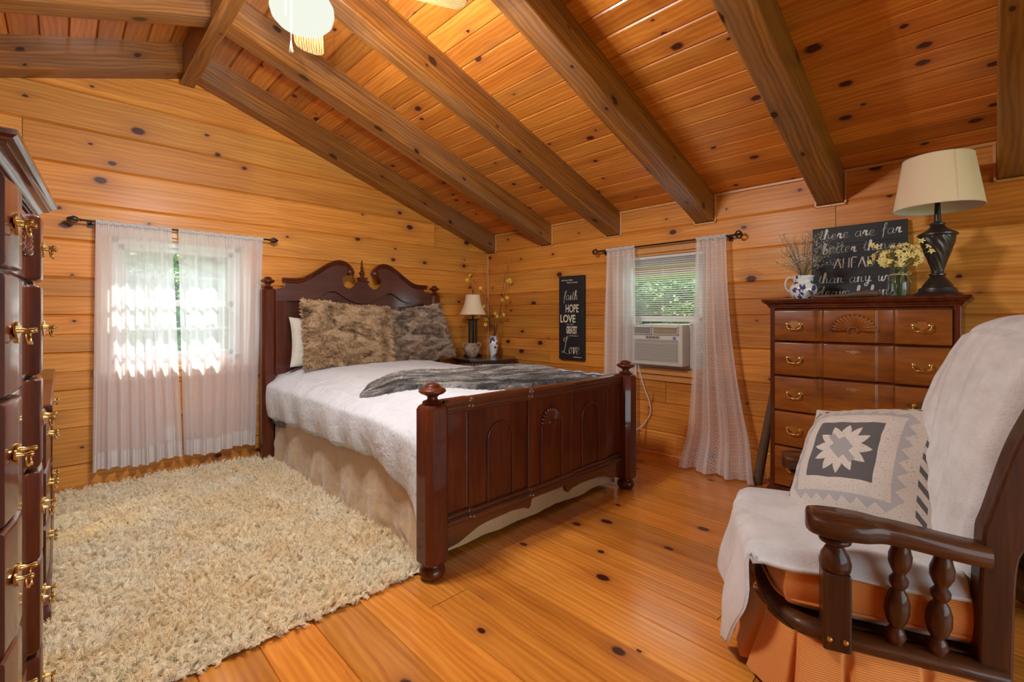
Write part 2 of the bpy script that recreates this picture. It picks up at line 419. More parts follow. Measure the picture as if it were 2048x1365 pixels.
# rafters
BW = .155
rafY = [-.07, -.955, -1.80, -2.672, -3.53, -4.39, -5.25, -6.1]
ti = 0
def rafter(y, side, i):
    m = MB(); m.cr = rr(.2, .8); ou, ov = rr(0, 60), rr(0, 60)
    y0, y1 = (-.14, -.002) if i == 0 else (y-BW/2, y+BW/2)
    a0, a1 = .0, -XR-.045
    def PT(a, yy, top): return ((-a if side == 0 else XL+a), yy, (ZC if top else ZB)+SL*a+(.01 if top else 0))
    L = (a1-a0)*sqrt(1+SL*SL)
    c = .006
    sec = [(y0, 1, 0), (y0, 0, c), (y0+c, 0, 0), (y1-c, 0, 0), (y1, 0, c), (y1, 1, 0)]
    vv = 0
    for (ya, ta, ca), (yb, tb, cb) in zip(sec, sec[1:]):
        pa0, pa1, pb0, pb1 = Vector(PT(a0, ya, ta)), Vector(PT(a1, ya, ta)), Vector(PT(a0, yb, tb)), Vector(PT(a1, yb, tb))
        for q, cc in ((pa0, ca), (pa1, ca), (pb0, cb), (pb1, cb)): q.z += cc
        w_ = (pa0-pb0).length
        n = m.addv([pa0, pa1, pb1, pb0])
        m.face([n, n+1, n+2, n+3], [(ou, ov+vv), (ou+L, ov+vv), (ou+L, ov+vv+w_), (ou, ov+vv+w_)]); vv += w_
    o = m.build('rafter', M['beam'], smooth=False)
    return o
SIDE = ['right', 'left']
ORD = ['against the gable wall', 'second from the gable wall', 'third from the gable wall', 'fourth from the gable wall, above the bed foot', 'fifth from the gable wall, above the tall chest', 'sixth from the gable wall, at the right edge of the picture', 'seventh from the gable wall', 'eighth from the gable wall']
for i, y in enumerate(rafY):
    for side in (0, 1):
        o = rafter(y, side, i)
        tag(o, 'dark stained rafter on the %s roof slope, %s' % (SIDE[side], ORD[i]), kind='structure')
m = MB(); m.cr = .35
x0, x1, z0, z1 = XR-.047, XR+.047, 2.965, 3.26
for (p, q, v0, v1) in (((x0, z1), (x0, z0), 0, .29), ((x0, z0), (x1, z0), .3, .4), ((x1, z0), (x1, z1), .41, .7)):
    n = m.addv([(p[0], -.001, p[1]), (p[0], YF, p[1]), (q[0], YF, q[1]), (q[0], -.001, q[1])])
    m.face([n, n+1, n+2, n+3], [(3, v0), (10, v0), (10, v1), (3, v1)])
tag(m.build('ridge_beam', M['beam'], smooth=False), 'dark stained ridge beam where the two roof slopes meet', kind='structure')
# thin trims: along ceiling edge, round the rafter ends, the corner, the baseboard
m = MB()
def bead(a, b, r=.007): m.tube([a, b], r, 6)
prev = -.002
for i, y in enumerate(rafY):
    y0, y1 = (-.14, 0) if i == 0 else (y-BW/2, y+BW/2)
    if i: m.cbox((-.008, (prev+y1)/2, ZC-.011), (.016, abs(prev-y1), .02)); m.cbox((-.006, y1+.008, (ZC+ZB)/2-.008), (.013, .014, ZC-ZB+.014))
    m.cbox((-.006, y0-.008, (ZC+ZB)/2-.008), (.013, .014, ZC-ZB+.014))
    m.cbox((-.006, (y0+y1)/2, ZB-.010), (.013, y1-y0+.03, .014))
    prev = y0
tag(m.build('trim_1', M['trimwood'], smooth=False, bevel=.003), 'slim honey pine moulding between the rafter ends on the right wall', kind='structure')
m = MB(); m.tube([(-.006, -.006, 0), (-.006, -.006, ZB)], .009, 8)
tag(m.build('trim_2', M['trimwood']), 'slim vertical pine bead in the room corner', kind='structure')
m = MB(); m.prism([(0, 0), (-.018, 0), (-.018, .006), (-.010, .016), (0, .020)], YF, 0, 'y')
tag(m.build('baseboard_right', M['trimwood'], bevel=.002), 'low quarter round pine strip along the right wall', kind='structure')
m = MB(); m.prism([(0, 0), (-.018, 0), (-.018, .006), (-.010, .016), (0, .020)], XL, 0, 'x')
tag(m.build('baseboard_back', M['trimwood'], bevel=.002), 'low quarter round pine strip along the gable wall', kind='structure')

# ================================================================= WINDOWS
gl = NT('window_glass'); gl.t.nodes.remove(gl.b)
tr = gl.n('ShaderNodeBsdfTransparent', ins={0: (.93, .96, .95, 1)}); gg = gl.n('ShaderNodeBsdfGlossy', ins={'Roughness': .02})
mx = gl.n('ShaderNodeMixShader', ins={0: .06}); gl.link(tr.outputs[0], mx.inputs[1]); gl.link(gg.outputs[0], mx.inputs[2]); gl.link(mx.outputs[0], gl.out.inputs[0])
M['glass'] = gl.m
def window(name, P, a0, a1, z0, z1, sash, label, mull=True):
    """P(a,d,z); d>0 outward"""
    def bx(m, a, b, d0, d1, c, e):
        q = [P(x, d, z) for x in (a, b) for d in (d0, d1) for z in (c, e)]; n = m.addv(q)
        for f in ((0,1,3,2),(4,6,7,5),(0,4,5,1),(2,3,7,6),(0,2,6,4),(1,5,7,3)): m.face([n+i for i in f])
    root = thing(name, label, 'window'); del root['category']; root['kind'] = 'structure'
    f = MB(); T = .055
    bx(f, a0, a0+.02, -.002, .16, z0, z1); bx(f, a1-.02, a1, -.002, .16, z0, z1); bx(f, a0, a1, -.002, .16, z1-.02, z1); bx(f, a0, a1, -.002, .16, z0, z0+.02)
    f.build('jamb', M['trimwood'], root, smooth=False, bevel=.002)
    f = MB(); cw = .062
    bx(f, a0-cw, a0+.006, -.02, 0, z0-.02, z1+cw); bx(f, a1-.006, a1+cw, -.02, 0, z0-.02, z1+cw)
    bx(f, a0-cw, a1+cw, -.024, 0, z1, z1+cw)
    bx(f, a0-cw-.015, a1+cw+.015, -.045, .03, z0-.028, z0+.004); bx(f, a0-cw, a1+cw, -.02, 0, z0-.085, z0-.028)
    f.build('casing', M['trimwood'], root, smooth=False, bevel=.003)
    f = MB(); i0, i1, j0, j1 = a0+.02, a1-.02, z0+.02, z1-.02
    bx(f, i0, i0+.045, .05, .12, j0, j1); bx(f, i1-.045, i1, .05, .12, j0, j1); bx(f, i0, i1, .05, .12, j1-.045, j1); bx(f, i0, i1, .05, .12, j0, j0+.045)
    f.build('frame', M['vinyl'], root, smooth=False, bevel=.003)
    for k, (s0, s1, dd) in enumerate(sash):
        f = MB(); p0, p1 = i0+.045, i1-.045
        bx(f, p0, p0+.035, dd, dd+.03, s0, s1); bx(f, p1-.035, p1, dd, dd+.03, s0, s1); bx(f, p0, p1, dd, dd+.03, s0, s0+.038); bx(f, p0, p1, dd, dd+.03, s1-.038, s1)
        if mull:
            w_ = (p1-p0-.07)
            for q in (1, 2): bx(f, p0+.035+w_*q/3-.007, p0+.035+w_*q/3+.007, dd+.006, dd+.024, s0+.03, s1-.03)
            bx(f, p0+.03, p1-.03, dd+.006, dd+.024, (s0+s1)/2-.007, (s0+s1)/2+.007)
        so_ = f.build('sash', M['vinyl'], root, smooth=False, bevel=.002)
        f = MB(); bx(f, p0+.03, p1-.03, dd+.013, dd+.017, s0+.03, s1-.03)
        f.build('pane', M['glass'], so_, smooth=False)
    return root
window('window_1', lambda a, d, z: (a, d, z), *W1[:2], *W1[2:], [(.895, 1.32, .055), (1.29, 1.725, .085)], 'white double hung window with grilles behind the sheer curtains')
window('window_2', lambda a, d, z: (d, a, z), *W2[:2], *W2[2:], [(1.158, 1.695, .055)], 'white double hung window with mini blinds and air conditioner', mull=False)
window('window_fill', lambda a, d, z: (a, YF-d, z), *WBK[:2], *WBK[2:], [(.31, 2.24, .06)], 'wide unseen window added behind the camera for fill daylight', mull=False)  # unseen window, added to let in soft fill daylight
# ================================================================= FURNITURE: bed
BX = -1.71                                        # bed centre line
def post(z0, z1, hw, ch, foot, name, mat, parent, loc):
    """chamfered square post with ball foot and turned finial; returns the post"""
    m = MB(); n0 = 0
    def sec(h, c): return [(h, -h+c), (h, h-c), (h-c, h), (-h+c, h), (-h, h-c), (-h, -h+c), (-h+c, -h), (h-c, -h)]
    rings = [(z0, hw*.86, ch*.8), (z0+.012, hw, ch), (z1-.022, hw, ch), (z1-.008, hw*.90, ch*.95), (z1, hw*.72, ch*1.0)]
    base = len(m.v)
    for z, h, c in rings:
        for p in sec(h, c): m.v.append((loc[0]+p[0], loc[1]+p[1], z))
    for j in range(len(rings)-1):
        for i in range(8):
            a = base+j*8+i; b = base+j*8+(i+1) % 8; m.face([a, b, b+8, a+8])
    m.face([base+i for i in range(7, -1, -1)]); m.face([base+(len(rings)-1)*8+i for i in range(8)])
    p = m.build(name, mat, parent, smooth=True, angle=30)
    f = MB(); s = hw/.062
    prof = [(.030*s, z1-.002), (.044*s, z1+.002), (.047*s, z1+.008), (.040*s, z1+.014), (.027*s, z1+.018), (.023*s, z1+.026), (.025*s, z1+.034), (.034*s, z1+.040), (.052*s, z1+.047),
            (.062*s, z1+.055), (.0635*s, z1+.061), (.058*s, z1+.068), (.042*s, z1+.074), (.036*s, z1+.078), (.035*s, z1+.085), (.026*s, z1+.091), (.012*s, z1+.096), (.0, z1+.097)]
    f.lathe(prof, (loc[0], loc[1], 0), 28)
    f.build('finial', mat, p, angle=60)
    if foot:
        f = MB(); f.lathe([(.030, 0), (.045, .004), (.056, .018), (.060, .032), (.056, .048), (.046, .058), (.040, .064), (.040, z0+.004)], (loc[0], loc[1], 0), 28)
        f.build('foot', mat, p, angle=60)
    return p
bed = thing('bed', 'dark cherry four post bed with scrolled headboard and carved footboard', 'bed', (0, 0, 0))
CH = M['cherry']; CX_ = M['cherry_x']
post(.075, .80, .062, .026, True, 'footboard_post', CH, bed, (-2.525, -2.505))
post(.075, .80, .062, .026, True, 'footboard_post', CH, bed, (-.905, -2.505))
post(.0, 1.435, .052, .022, False, 'headboard_post', CH, bed, (-2.53, -.15))
post(.0, 1.435, .052, .022, False, 'headboard_post', CH, bed, (-.89, -.15))
# --- headboard pediment
PXL = [(-.79, 1.30), (-.79, 1.425), (-.75, 1.435), (-.715, 1.443), (-.69, 1.458), (-.680, 1.485), (-.690, 1.505)]
TOP = [(-.71, 1.522), (-.66, 1.522), (-.60, 1.524), (-.54, 1.538), (-.47, 1.578), (-.40, 1.625), (-.33, 1.672), (-.27, 1.700), (-.21, 1.708), (-.155, 1.690), (-.115, 1.655), (-.095, 1.618)]
SCR = [(-.118, 1.598), (-.150, 1.600), (-.172, 1.588)]
CIR = [(-.195, 1.560), (-.196, 1.515), (-.172, 1.478), (-.135, 1.462), (-.095, 1.470), (-.066, 1.495), (-.050, 1.520), (-.030, 1.532), (.0, 1.535)]
LOWR = [(0, 1.30)]
left = PXL+[(p[0], p[1]-.0) for p in catmull([(a, b, 0) for a, b in TOP], 4)]+SCR+[(p[0], p[1]) for p in catmull([(a, b, 0) for a, b in CIR], 3)]
left = [(p[0], p[1]) for p in left]
right = [(-a, b) for a, b in left[::-1][1:]]
def arch(x):                                     # underside of the scrolled board
    a = abs(x)
    return 1.335 + .095*exp(-((a-.285)/.125)**2) - .012*exp(-(a/.1)**2)
low = [(x, arch(x)) for x in np.linspace(.79, -.79, 61)]
outline = [(BX+a, b) for a, b in left+right]+[(BX+a, b) for a, b in low]
m = MB(); m.prism(outline, -.166, -.130, 'y')
hb = m.build('headboard_pediment', CX_, bed, smooth=False)
m = MB()
for s in (-1, 1):
    P = [(BX+s*(a), -.166, b) for a, b in [(-.705, 1.519)]+TOP+[(-.100, 1.600)]]
    P = catmull([(p[0], p[1], p[2]) for p in P], 6)
    # stepped crown: three nested rolls
    m.tube([(p[0], -.176, p[2]-.004) for p in P], .0105, 8)
    m.tube([(p[0], -.171, p[2]-.024) for p in P], .0075, 8)
    m.tube([(p[0], -.167, p[2]-.037) for p in P], .004, 6)
    m.tube([(p[0], -.166, p[2]-.014) for p in P], .009, 8)
    c = (BX+s*(-.125), -.17, 1.612)
    m.lathe([(.0, -.200), (.012, -.199), (.018, -.192), (.024, -.190), (.028, -.184), (.028, -.13), (0, -.13)], (c[0], 0, c[2]), 20, 'y')
m.build('crown_moulding', M['cherry'], hb, angle=50)
m = MB()
m.prism([(BX-.030, 1.530), (BX+.030, 1.530), (BX+.036, 1.556), (BX+.044, 1.560), (BX+.044, 1.568), (BX-.044, 1.568), (BX-.044, 1.560), (BX-.036, 1.556)], -.190, -.125, 'y')
m.lathe([(.026, 1.568), (.018, 1.574), (.014, 1.592), (.024, 1.602), (.027, 1.612), (.022, 1.622), (.012, 1.628), (.016, 1.634), (.009, 1.640), (.014, 1.654), (.015, 1.664), (.009, 1.678), (.012, 1.684), (.008, 1.692), (.010, 1.706), (.006, 1.724), (0, 1.742)], (BX, -.150, 0), 20)
m.build('centre_finial', M['cherry'], hb, angle=50)
m = MB()
m.box(BX-.77, BX+.77, -.140, -.122, .45, 1.45-.03)
m.build('headboard_panel', CX_, bed, smooth=False)
for s in (-1, 1):
    m = MB(); m.cbox((BX+s*.735, -.152, .87), (.115, .03, .93)); m.build('headboard_stile', CH, bed, smooth=False, bevel=.003)
m = MB(); m.cbox((BX, -.152, .46), (1.56, .03, .2)); m.build('headboard_rail', CX_, bed, smooth=False, bevel=.003)
# --- footboard
fx0, fx1 = -2.465, -.965; FWD = fx1-fx0
def fstep(s):                                    # block front: how far the face stands toward the camera
    e = .004; d = 0
    for a, b, h in ((.105, .895, .014), (.375, .625, .016)):
        d += h*(sstep(a-e, a+e, s)-sstep(b-e, b+e, s))
    return d
m = MB(); N = 240; YFB = -2.495
def fb(u, v, zf0, zf1, off):
    return (fx0+u*FWD, YFB-off-fstep(u), zf0+(zf1-zf0)*v)
m.grid(lambda u, v: fb(u, v, .22, .735, .0), N, 2)
m.grid(lambda u, v: (fx0+u*FWD, YFB+.03, .22+.515*v), 2, 2)
fbp = m.build('footboard_panel', CH, bed, angle=50)
m = MB()
prof_t = [(.030, .735), (-.004, .735), (-.010, .740), (-.010, .748), (-.017, .752), (-.020, .762), (-.016, .770), (-.022, .776), (-.026, .786), (-.024, .797), (-.014, .805), (.03, .807), (.05, .80), (.05, .735)]
prof_b = [(.03, .262), (-.006, .262), (-.018, .256), (-.021, .247), (-.014, .240), (-.020, .234), (-.029, .226), (-.030, .214), (-.022, .206), (-.008, .202), (.03, .202)]
def rail(prof, name):
    m = MB(); k = len(prof)
    m.grid(lambda u, v: (fx0+u*FWD, YFB+prof[min(int(round(v*(k-1))), k-1)][0]-fstep(u), prof[min(int(round(v*(k-1))), k-1)][1]), N, k-1)
    return m.build(name, CX_, bed, angle=50)
rail(prof_t, 'top_rail'); rail(prof_b, 'base_moulding')
def apron(s):
    s = .5-abs(s-.5)
    return .205-interp([(0, .105), (.06, .098), (.10, .078), (.14, .058), (.18, .050), (.30, .046), (.36, .055), (.385, .072), (.397, .060), (.403, .012), (.5, .010)], s)
m = MB(); P = [(fx0+FWD*s, apron(s)) for s in np.linspace(0, 1, 161)]+[(fx1, .21), (fx0, .21)]
m.prism(P, YFB-.012, YFB+.014, 'y'); m.build('apron', CX_, bed, smooth=False, bevel=.0015)
# raised arch beads
m = MB()
def archline(c, hwd, zt, zb):
    P = [(c-hwd, zb)]+[(c-hwd, zt-hwd*1.0)]+[(c+hwd*cos(a), zt-hwd+hwd*sin(a)) for a in np.linspace(pi, 0, 15)[1:-1]]+[(c+hwd, zt-hwd), (c+hwd, zb)]
    return P
for c, hwd, zt in ((fx0+.24*FWD, .088, .655), (fx0+.76*FWD, .088, .655)):
    P = archline(c, hwd, zt, .262); am = MB()
    am.tube([(x, YFB-.0155, z) for x, z in P], .007, 8, flat=.8); am.build('arch_bead', CH, fbp, angle=60)
cxm = fx0+.5*FWD
for s in (-1, 1): am = MB(); am.tube([(cxm+s*.088, YFB-.031, .262), (cxm+s*.088, YFB-.031, .585)], .007, 8); am.build('panel_bead', CH, fbp, angle=60)
for s in (.105, .375, .625, .895):
    am = MB(); am.tube([(fx0+s*FWD, YFB-.006-(.016 if .3 < s < .7 else 0), .262), (fx0+s*FWD, YFB-.006-(.016 if .3 < s < .7 else 0), .735)], .006, 6); am.build('panel_bead', CH, fbp, angle=60)
def shell(m, c, w, h, P3, ribs=13, depth=.012):
    """fan carved shell; P3(a,b,d)->xyz with a right, b up, d outward"""
    for k in range(ribs):
        an = pi*(k+.5)/ribs; L = 1.0
        a0, b0 = .22*cos(an), .16*sin(an)
        pts = [(w*cos(an)*t, h*sin(an)*t) for t in np.linspace(.25, 1., 7)]
        n0 = len(m.v)
        m.tube([P3(c[0]+p[0], c[1]+p[1], depth*(.25+.75*sin(pi*(.25+.6*t)))) for p, t in zip(pts, np.linspace(0, 1, 7))],
               [w*.024+w*.105*t for t in np.linspace(0, 1, 5)]+[w*.115, w*.055], 8)
    m.tube([P3(c[0]+w*.24*cos(a), c[1]+h*.22*sin(a), depth*.8) for a in np.linspace(0, pi, 9)], w*.05, 8)
    for s in (-1, 1): m.tube([P3(c[0]+s*w*(.16-.09*t*cos(t*5)), c[1]+h*.1*sin(t*5)+.01*h, depth) for t in np.linspace(0, 1, 9)], w*.035, 6)
m = MB(); shell(m, (cxm, .588), .098, .098, lambda a, b, d: (a, YFB-.028-d*.6, b)); m.build('shell_carving', CH, fbp, angle=60)
for s, nm in ((-1, 'side_rail'), (1, 'side_rail')):
    m = MB(); m.box(*sorted((BX+s*.765, BX+s*.74)), -2.46, -.18, .24, .42); m.build(nm, CX_, bed, smooth=False, bevel=.003)
# --- box spring, mattress
ms = simple('mattress_ticking', (.16, .17, .22), .9, bump=.2)
m = MB(); m.box(BX-.755, BX+.755, -2.40, -.19, .28, .70)
mo = m.build('mattress', ms, smooth=True, bevel=.05); tag(mo, 'thick mattress and box spring under the white comforter', 'mattress')
# --- bed skirt
tan = NT('tan_satin_skirt'); co = tan.n('ShaderNodeTexCoord').outputs['Object']
nzz = noise_n(tan, co, 9, 3); tan.set(col=tan.mix(nzz, (.50, .32, .15), (.66, .46, .25)), rough=.48, sheen=.4, spec=.5); tan.bump(noise_n(tan, co, 28, 4), .5, .012); M['skirt'] = tan.m
def skirt_pt(u, v):
    # path: left side from head to foot, then across the foot
    L1, L2 = 2.22, 1.5; d = u*(2*L1+L2)
    w = (1-v)
    if d < L1: y = -.22-d; bx, by, nx, ny = -2.49, y, -1, 0; dd = d
    elif d < L1+L2: q = d-L1; bx, by, nx, ny = -2.47+q, -2.415, 0, -1; dd = d
    else: q = d-L1-L2; bx, by, nx, ny = -.95, -2.43+q, 1, 0; dd = d
    fl = w*(.018*nz(dd*5.5, v*.8)+.012*sin(dd*19+3*nz(dd*2, 0))*w+.010*nz(dd*16, v*2, 3.)) + .012*nz(dd*11+v*3, v*7, 7.)*w
    off = .012*w+fl
    # lifted / torn hem by the near foot corner
    z = .345*v+ .026+.014*nz(dd*4, 2.)
    z = .026+.014*nz(dd*4, 2.)*w+(.40 if not L1 < d < L1+L2 else .33)*v
    if L1 < d < L1+L2:
        off = off*.35 - .02
    # corner splits away near the foot post
    sp = exp(-((d-L1)/.10)**2)
    off += .015*sp*w
    return (bx+nx*off, by+ny*off, z)
m = MB(); m.grid(skirt_pt, 560, 18); sk = m.build('bed_skirt', M['skirt'], smooth=True, angle=180)
tag(sk, 'tan satin bed skirt hanging below the white comforter to the rug', 'bed skirt')
# --- comforter
cf = NT('white_comforter'); co = cf.n('ShaderNodeTexCoord').outputs['Object']
cf.set(col=cf.mix(noise_n(cf, co, 3, 3), (.64, .66, .69), (.72, .74, .76)), rough=.85, sheen=.25)
cf.bump(cf.math('ADD', cf.math('MULTIPLY', noise_n(cf, co, 8, 5, .55, 1.8), 1.), cf.math('MULTIPLY', noise_n(cf, comb(cf, cf.math('MULTIPLY', sepxyz(cf, co)[0], .35), sepxyz(cf, co)[1], cf.math('MULTIPLY', sepxyz(cf, co)[2], .5)), 34, 4, .65, 1.5), .55)), .65, .014); M['comforter'] = cf.m
def ctop(x, y):
    return .768+.004*nz(x*14, y*22, 8)+.022*exp(-((x-BX)/.45)**2)+.012*nz(x*2.2, y*2.2)+.006*nz(x*7, y*7, 3)+.012*sstep(-.9, -.3, y)
HEML = [(-2.47, .10), (-2.40, .17), (-2.33, .245), (-2.25, .30), (-2.15, .355), (-2.03, .395), (-1.9, .415), (-1.6, .405), (-1.2, .395), (-.8, .385), (-.4, .36), (-.1, .35)]
def comf(u, v):
    y = -2.455+v*(2.455-.165)
    wy = nz(y*3.1, 4.4); w2 = nz(y*9, 1.3)
    hem = interp(HEML, y)+.012*nz(y*14, 9.)
    xl, xr = BX-.825, BX+.825
    s = u*2-1; sg = -1 if s < 0 else 1; a = abs(s)
    if sg > 0: hem = .40
    if a < .64:
        x = BX+sg*(a/.64)*.735; z = ctop(x, y) - .055*sstep(.36, .64, a)**2
    else:
        t = (a-.64)/.36                         # down the side
        bul = .745+.082*sstep(0, .28, t)-.0*t
        # folds widen downward
        fold = (.020*wy+.010*w2+.014*sin(y*17+2.2*wy)+.006*nz(y*22, t*3))*sstep(.15, 1., t)
        under = .038*sstep(.90, 1.0, t)
        x = BX+sg*(bul+.022*sin(pi*min(1, t*1.05))+fold-under)
        zt = ctop(BX+sg*.735, y)-.055
        z = zt+(hem-zt)*(t**1.12)+.010*nz(y*6, t*5, 2.)*(1-t)
    return (x, y, z)
m = MB(); m.grid(comf, 170, 170)
cmf = m.build('comforter', M['comforter'], smooth=True, angle=180); tag(cmf, 'puffy white comforter spread over the bed and hanging at its side', 'comforter')
md = cmf.modifiers.new('solid', 'SOLIDIFY'); md.thickness = .02; md.offset = -1
# grey sheet corner at the head
m = MB(); m.grid(lambda u, v: (-2.50-.012*sin(v*3)+.008*sin(u*20), -.20-.25*u, .325+.06*v+.01*sin(u*9)), 24, 6)
sh = m.build('sheet', simple('blue_grey_sheet', (.17, .18, .24), .9, bump=.3, bs=40, bd=.01), solid=.004); tag(sh, 'blue grey sheet edge peeking out under the comforter near the headboard', 'sheet')
# --- fur
def furmat(name, stops, uv_scale=3., dark_tip=None, streak=(1, 1), dist=1.5):
    t = NT(name); uv = uvmap(t); x, y, _ = sepxyz(t, uv)
    v = comb(t, t.math('MULTIPLY', x, streak[0]), t.math('MULTIPLY', y, streak[1]))
    a = noise_n(t, v, uv_scale, 4, .62, dist); b = noise_n(t, v, uv_scale*14, 2)
    f = t.math('ADD', t.math('MULTIPLY', a, .78), t.math('MULTIPLY', b, .22))
    c = t.ramp(f, stops)
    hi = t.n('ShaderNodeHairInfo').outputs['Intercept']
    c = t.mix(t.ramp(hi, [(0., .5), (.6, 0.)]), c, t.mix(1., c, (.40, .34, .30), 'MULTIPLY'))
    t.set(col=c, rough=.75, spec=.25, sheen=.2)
    return t.m
def fur(o, n, length, radius, seed=1, child=12, rand=.35, clump=.3, rough1=.02, gravity=0., normal=.6, tang=(0, 0, 0), brown=.0, crad=.012):
    md = o.modifiers.new('fur', 'PARTICLE_SYSTEM'); ps = md.particle_system; ps.seed = seed; s = ps.settings
    s.type = 'HAIR'; s.count = n; s.hair_step = 3; s.display_step = 3; s.render_step = 3
    s.emit_from = 'FACE'; s.use_emit_random = True; s.use_even_distribution = True
    s.use_advanced_hair = True
    s.normal_factor = normal*length/4; s.tangent_factor = 0
    s.object_align_factor = tuple(q/4 for q in tang); s.factor_random = rand*length/4; s.brownian_factor = brown
    s.child_type = 'INTERPOLATED' if child else 'NONE'
    if child:
        s.rendered_child_count = child; s.child_length = 1.; s.clump_factor = clump; s.clump_shape = .1
        s.roughness_1 = rough1; s.roughness_1_size = .08; s.roughness_2 = .012; s.roughness_2_size = .6; s.child_parting_factor = 0
        s.use_parent_particles = True
    s.root_radius = 1.; s.tip_radius = .35; s.radius_scale = radius; s.use_close_tip = False
    s.material = 1
    o.show_instancer_for_render = True
    return s
def pillow(name, w, h, t, mat, parent=None, n=44, edge=2.6, wr=.012, seed=0., pw=.42):
    m = MB()
    def pt(u, v, s):
        a, b = u*2-1, v*2-1
        rr_ = max(0., (1-abs(a)**edge))*max(0., (1-abs(b)**edge))
        th = t/2*(rr_**pw)
        pin = 1-.07*(1-abs(a)**2)*abs(b)**4; pin2 = 1-.06*(1-abs(b)**2)*abs(a)**4
        x = w/2*a*pin2; y = h/2*b*pin
        wv = wr*nz(a*2.6+seed, b*2.6, seed)*min(1, rr_*4)+wr*.5*nz(a*7+seed, b*7, 5)*min(1, rr_*4)
        return (x, y, s*(th+wv*(1 if s > 0 else .3)))
    m.grid(lambda u, v: pt(u, v, 1), n, n); m.grid(lambda u, v: pt(1-u, v, -1), n, n)
    return m.build(name, mat, parent, smooth=True, angle=180, fixn=False)
fm1 = furmat('tan_faux_fur', [(.36, (.10, .05, .022)), (.45, (.46, .27, .125)), (.55, (.78, .54, .31)), (.72, (.92, .74, .52))], 5., streak=(1, 1.4))
fm2 = furmat('grey_brown_faux_fur', [(.34, (.05, .035, .03)), (.44, (.20, .135, .10)), (.51, (.52, .33, .19)), (.60, (.72, .58, .46)), (.72, (.82, .74, .68))], 4.2, streak=(1, 1.8))
fm3 = furmat('grey_striped_faux_fur', [(.33, (.03, .028, .027)), (.44, (.12, .105, .10)), (.52, (.34, .31, .28)), (.60, (.66, .62, .58)), (.70, (.92, .90, .87))], 3.2, streak=(.9, 3.6), dist=1.2)
def place_pillow(o, c, tilt, yaw=0, roll=0):
    o.location = c; o.rotation_euler = (tilt, roll, yaw)
pa = pillow('fur_pillow', .80, .57, .20, fm1, seed=1.3); place_pillow(pa, (-1.95, -.42, 1.045), R(72), R(0), R(4))
tag(pa, 'tan faux fur pillow, the left one leaning on the headboard', 'pillow')
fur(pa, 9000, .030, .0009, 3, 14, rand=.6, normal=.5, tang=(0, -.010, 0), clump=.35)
pb = pillow('fur_pillow', .80, .57, .17, fm2, seed=5.1); place_pillow(pb, (-1.25, -.345, 1.03), R(70), R(2), R(-6))
tag(pb, 'grey brown mottled faux fur pillow, the right one near the lamp', 'pillow')
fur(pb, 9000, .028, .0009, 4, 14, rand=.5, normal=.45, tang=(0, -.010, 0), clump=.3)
cot = simple('cream_cotton', (.66, .60, .50), .85, var=.06, vs=6, bump=.25, bs=18, bd=.01)
pc = pillow('bed_pillow', .68, .42, .16, cot, seed=2.2); place_pillow(pc, (-2.06, -.265, .975), R(78), 0, R(3)); tag(pc, 'cream cotton bed pillow squeezed behind the left fur pillow', 'pillow')
pd = pillow('bed_pillow', .66, .40, .12, simple('grey_cotton', (.24, .22, .20), .85), seed=8.2); place_pillow(pd, (-1.32, -.255, .97), R(80), 0, R(-2)); tag(pd, 'grey bed pillow hidden behind the right fur pillow', 'pillow')
# --- fur throw across the foot
Bk = catmull([(-2.33, -1.50, 0), (-2.05, -1.46, 0), (-1.7, -1.50, 0), (-1.40, -1.56, 0), (-1.2, -1.60, 0), (-.93, -1.74, 0)], 8)
Fr = catmull([(-2.45, -1.64, 0), (-2.27, -1.86, 0), (-2.09, -2.12, 0), (-1.96, -2.36, 0), (-1.5, -2.41, 0), (-.93, -2.40, 0)], 8)
def thr(u, v):
    def at(L, s):
        q = s*(len(L)-1); i = min(int(q), len(L)-2); return L[i].lerp(L[i+1], q-i)
    p = at(Bk, u).lerp(at(Fr, u), v); e = min(v, 1-v, u*1.0, (1-u))*2
    hump = .030*exp(-((u-.16)/.12)**2)*sin(pi*v)+.035*sstep(.35, .95, u)*sin(pi*min(1, v*1.3+.1))+.014*nz(u*6, v*4, 9)
    z = ctop(p.x, p.y) - (.055*sstep(.36, .64, abs(p.x-BX)/.735*.64)**2) + .012 + min(1, e*4)*(.018+hump)
    return (p.x+.012*nz(u*9, v*9), p.y+.012*nz(v*9, u*9, 4), z)
m = MB(); m.grid(thr, 90, 50, (1.6, .9)); ft = m.build('fur_throw', fm3, smooth=True, angle=180, solid=.016)
tag(ft, 'grey faux fur throw lying across the foot of the bed', 'throw')
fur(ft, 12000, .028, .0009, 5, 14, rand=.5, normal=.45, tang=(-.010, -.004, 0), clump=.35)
# blue white sheet peeking at the far side
m = MB(); m.grid(lambda u, v: (-.895+.075*v+.01*nz(u*8, v*4), -2.38+.60*u, .775-.26*v**1.5+.02*nz(u*7, v*3, 2)), 30, 12)
bs = m.build('quilt_edge', simple('pale_blue_quilt', (.45, .55, .68), .85, var=.3, vs=30, bump=.3, bs=60, bd=.006), solid=.012); tag(bs, 'pale blue quilt edge hanging past the throw on the window side of the bed', 'quilt')

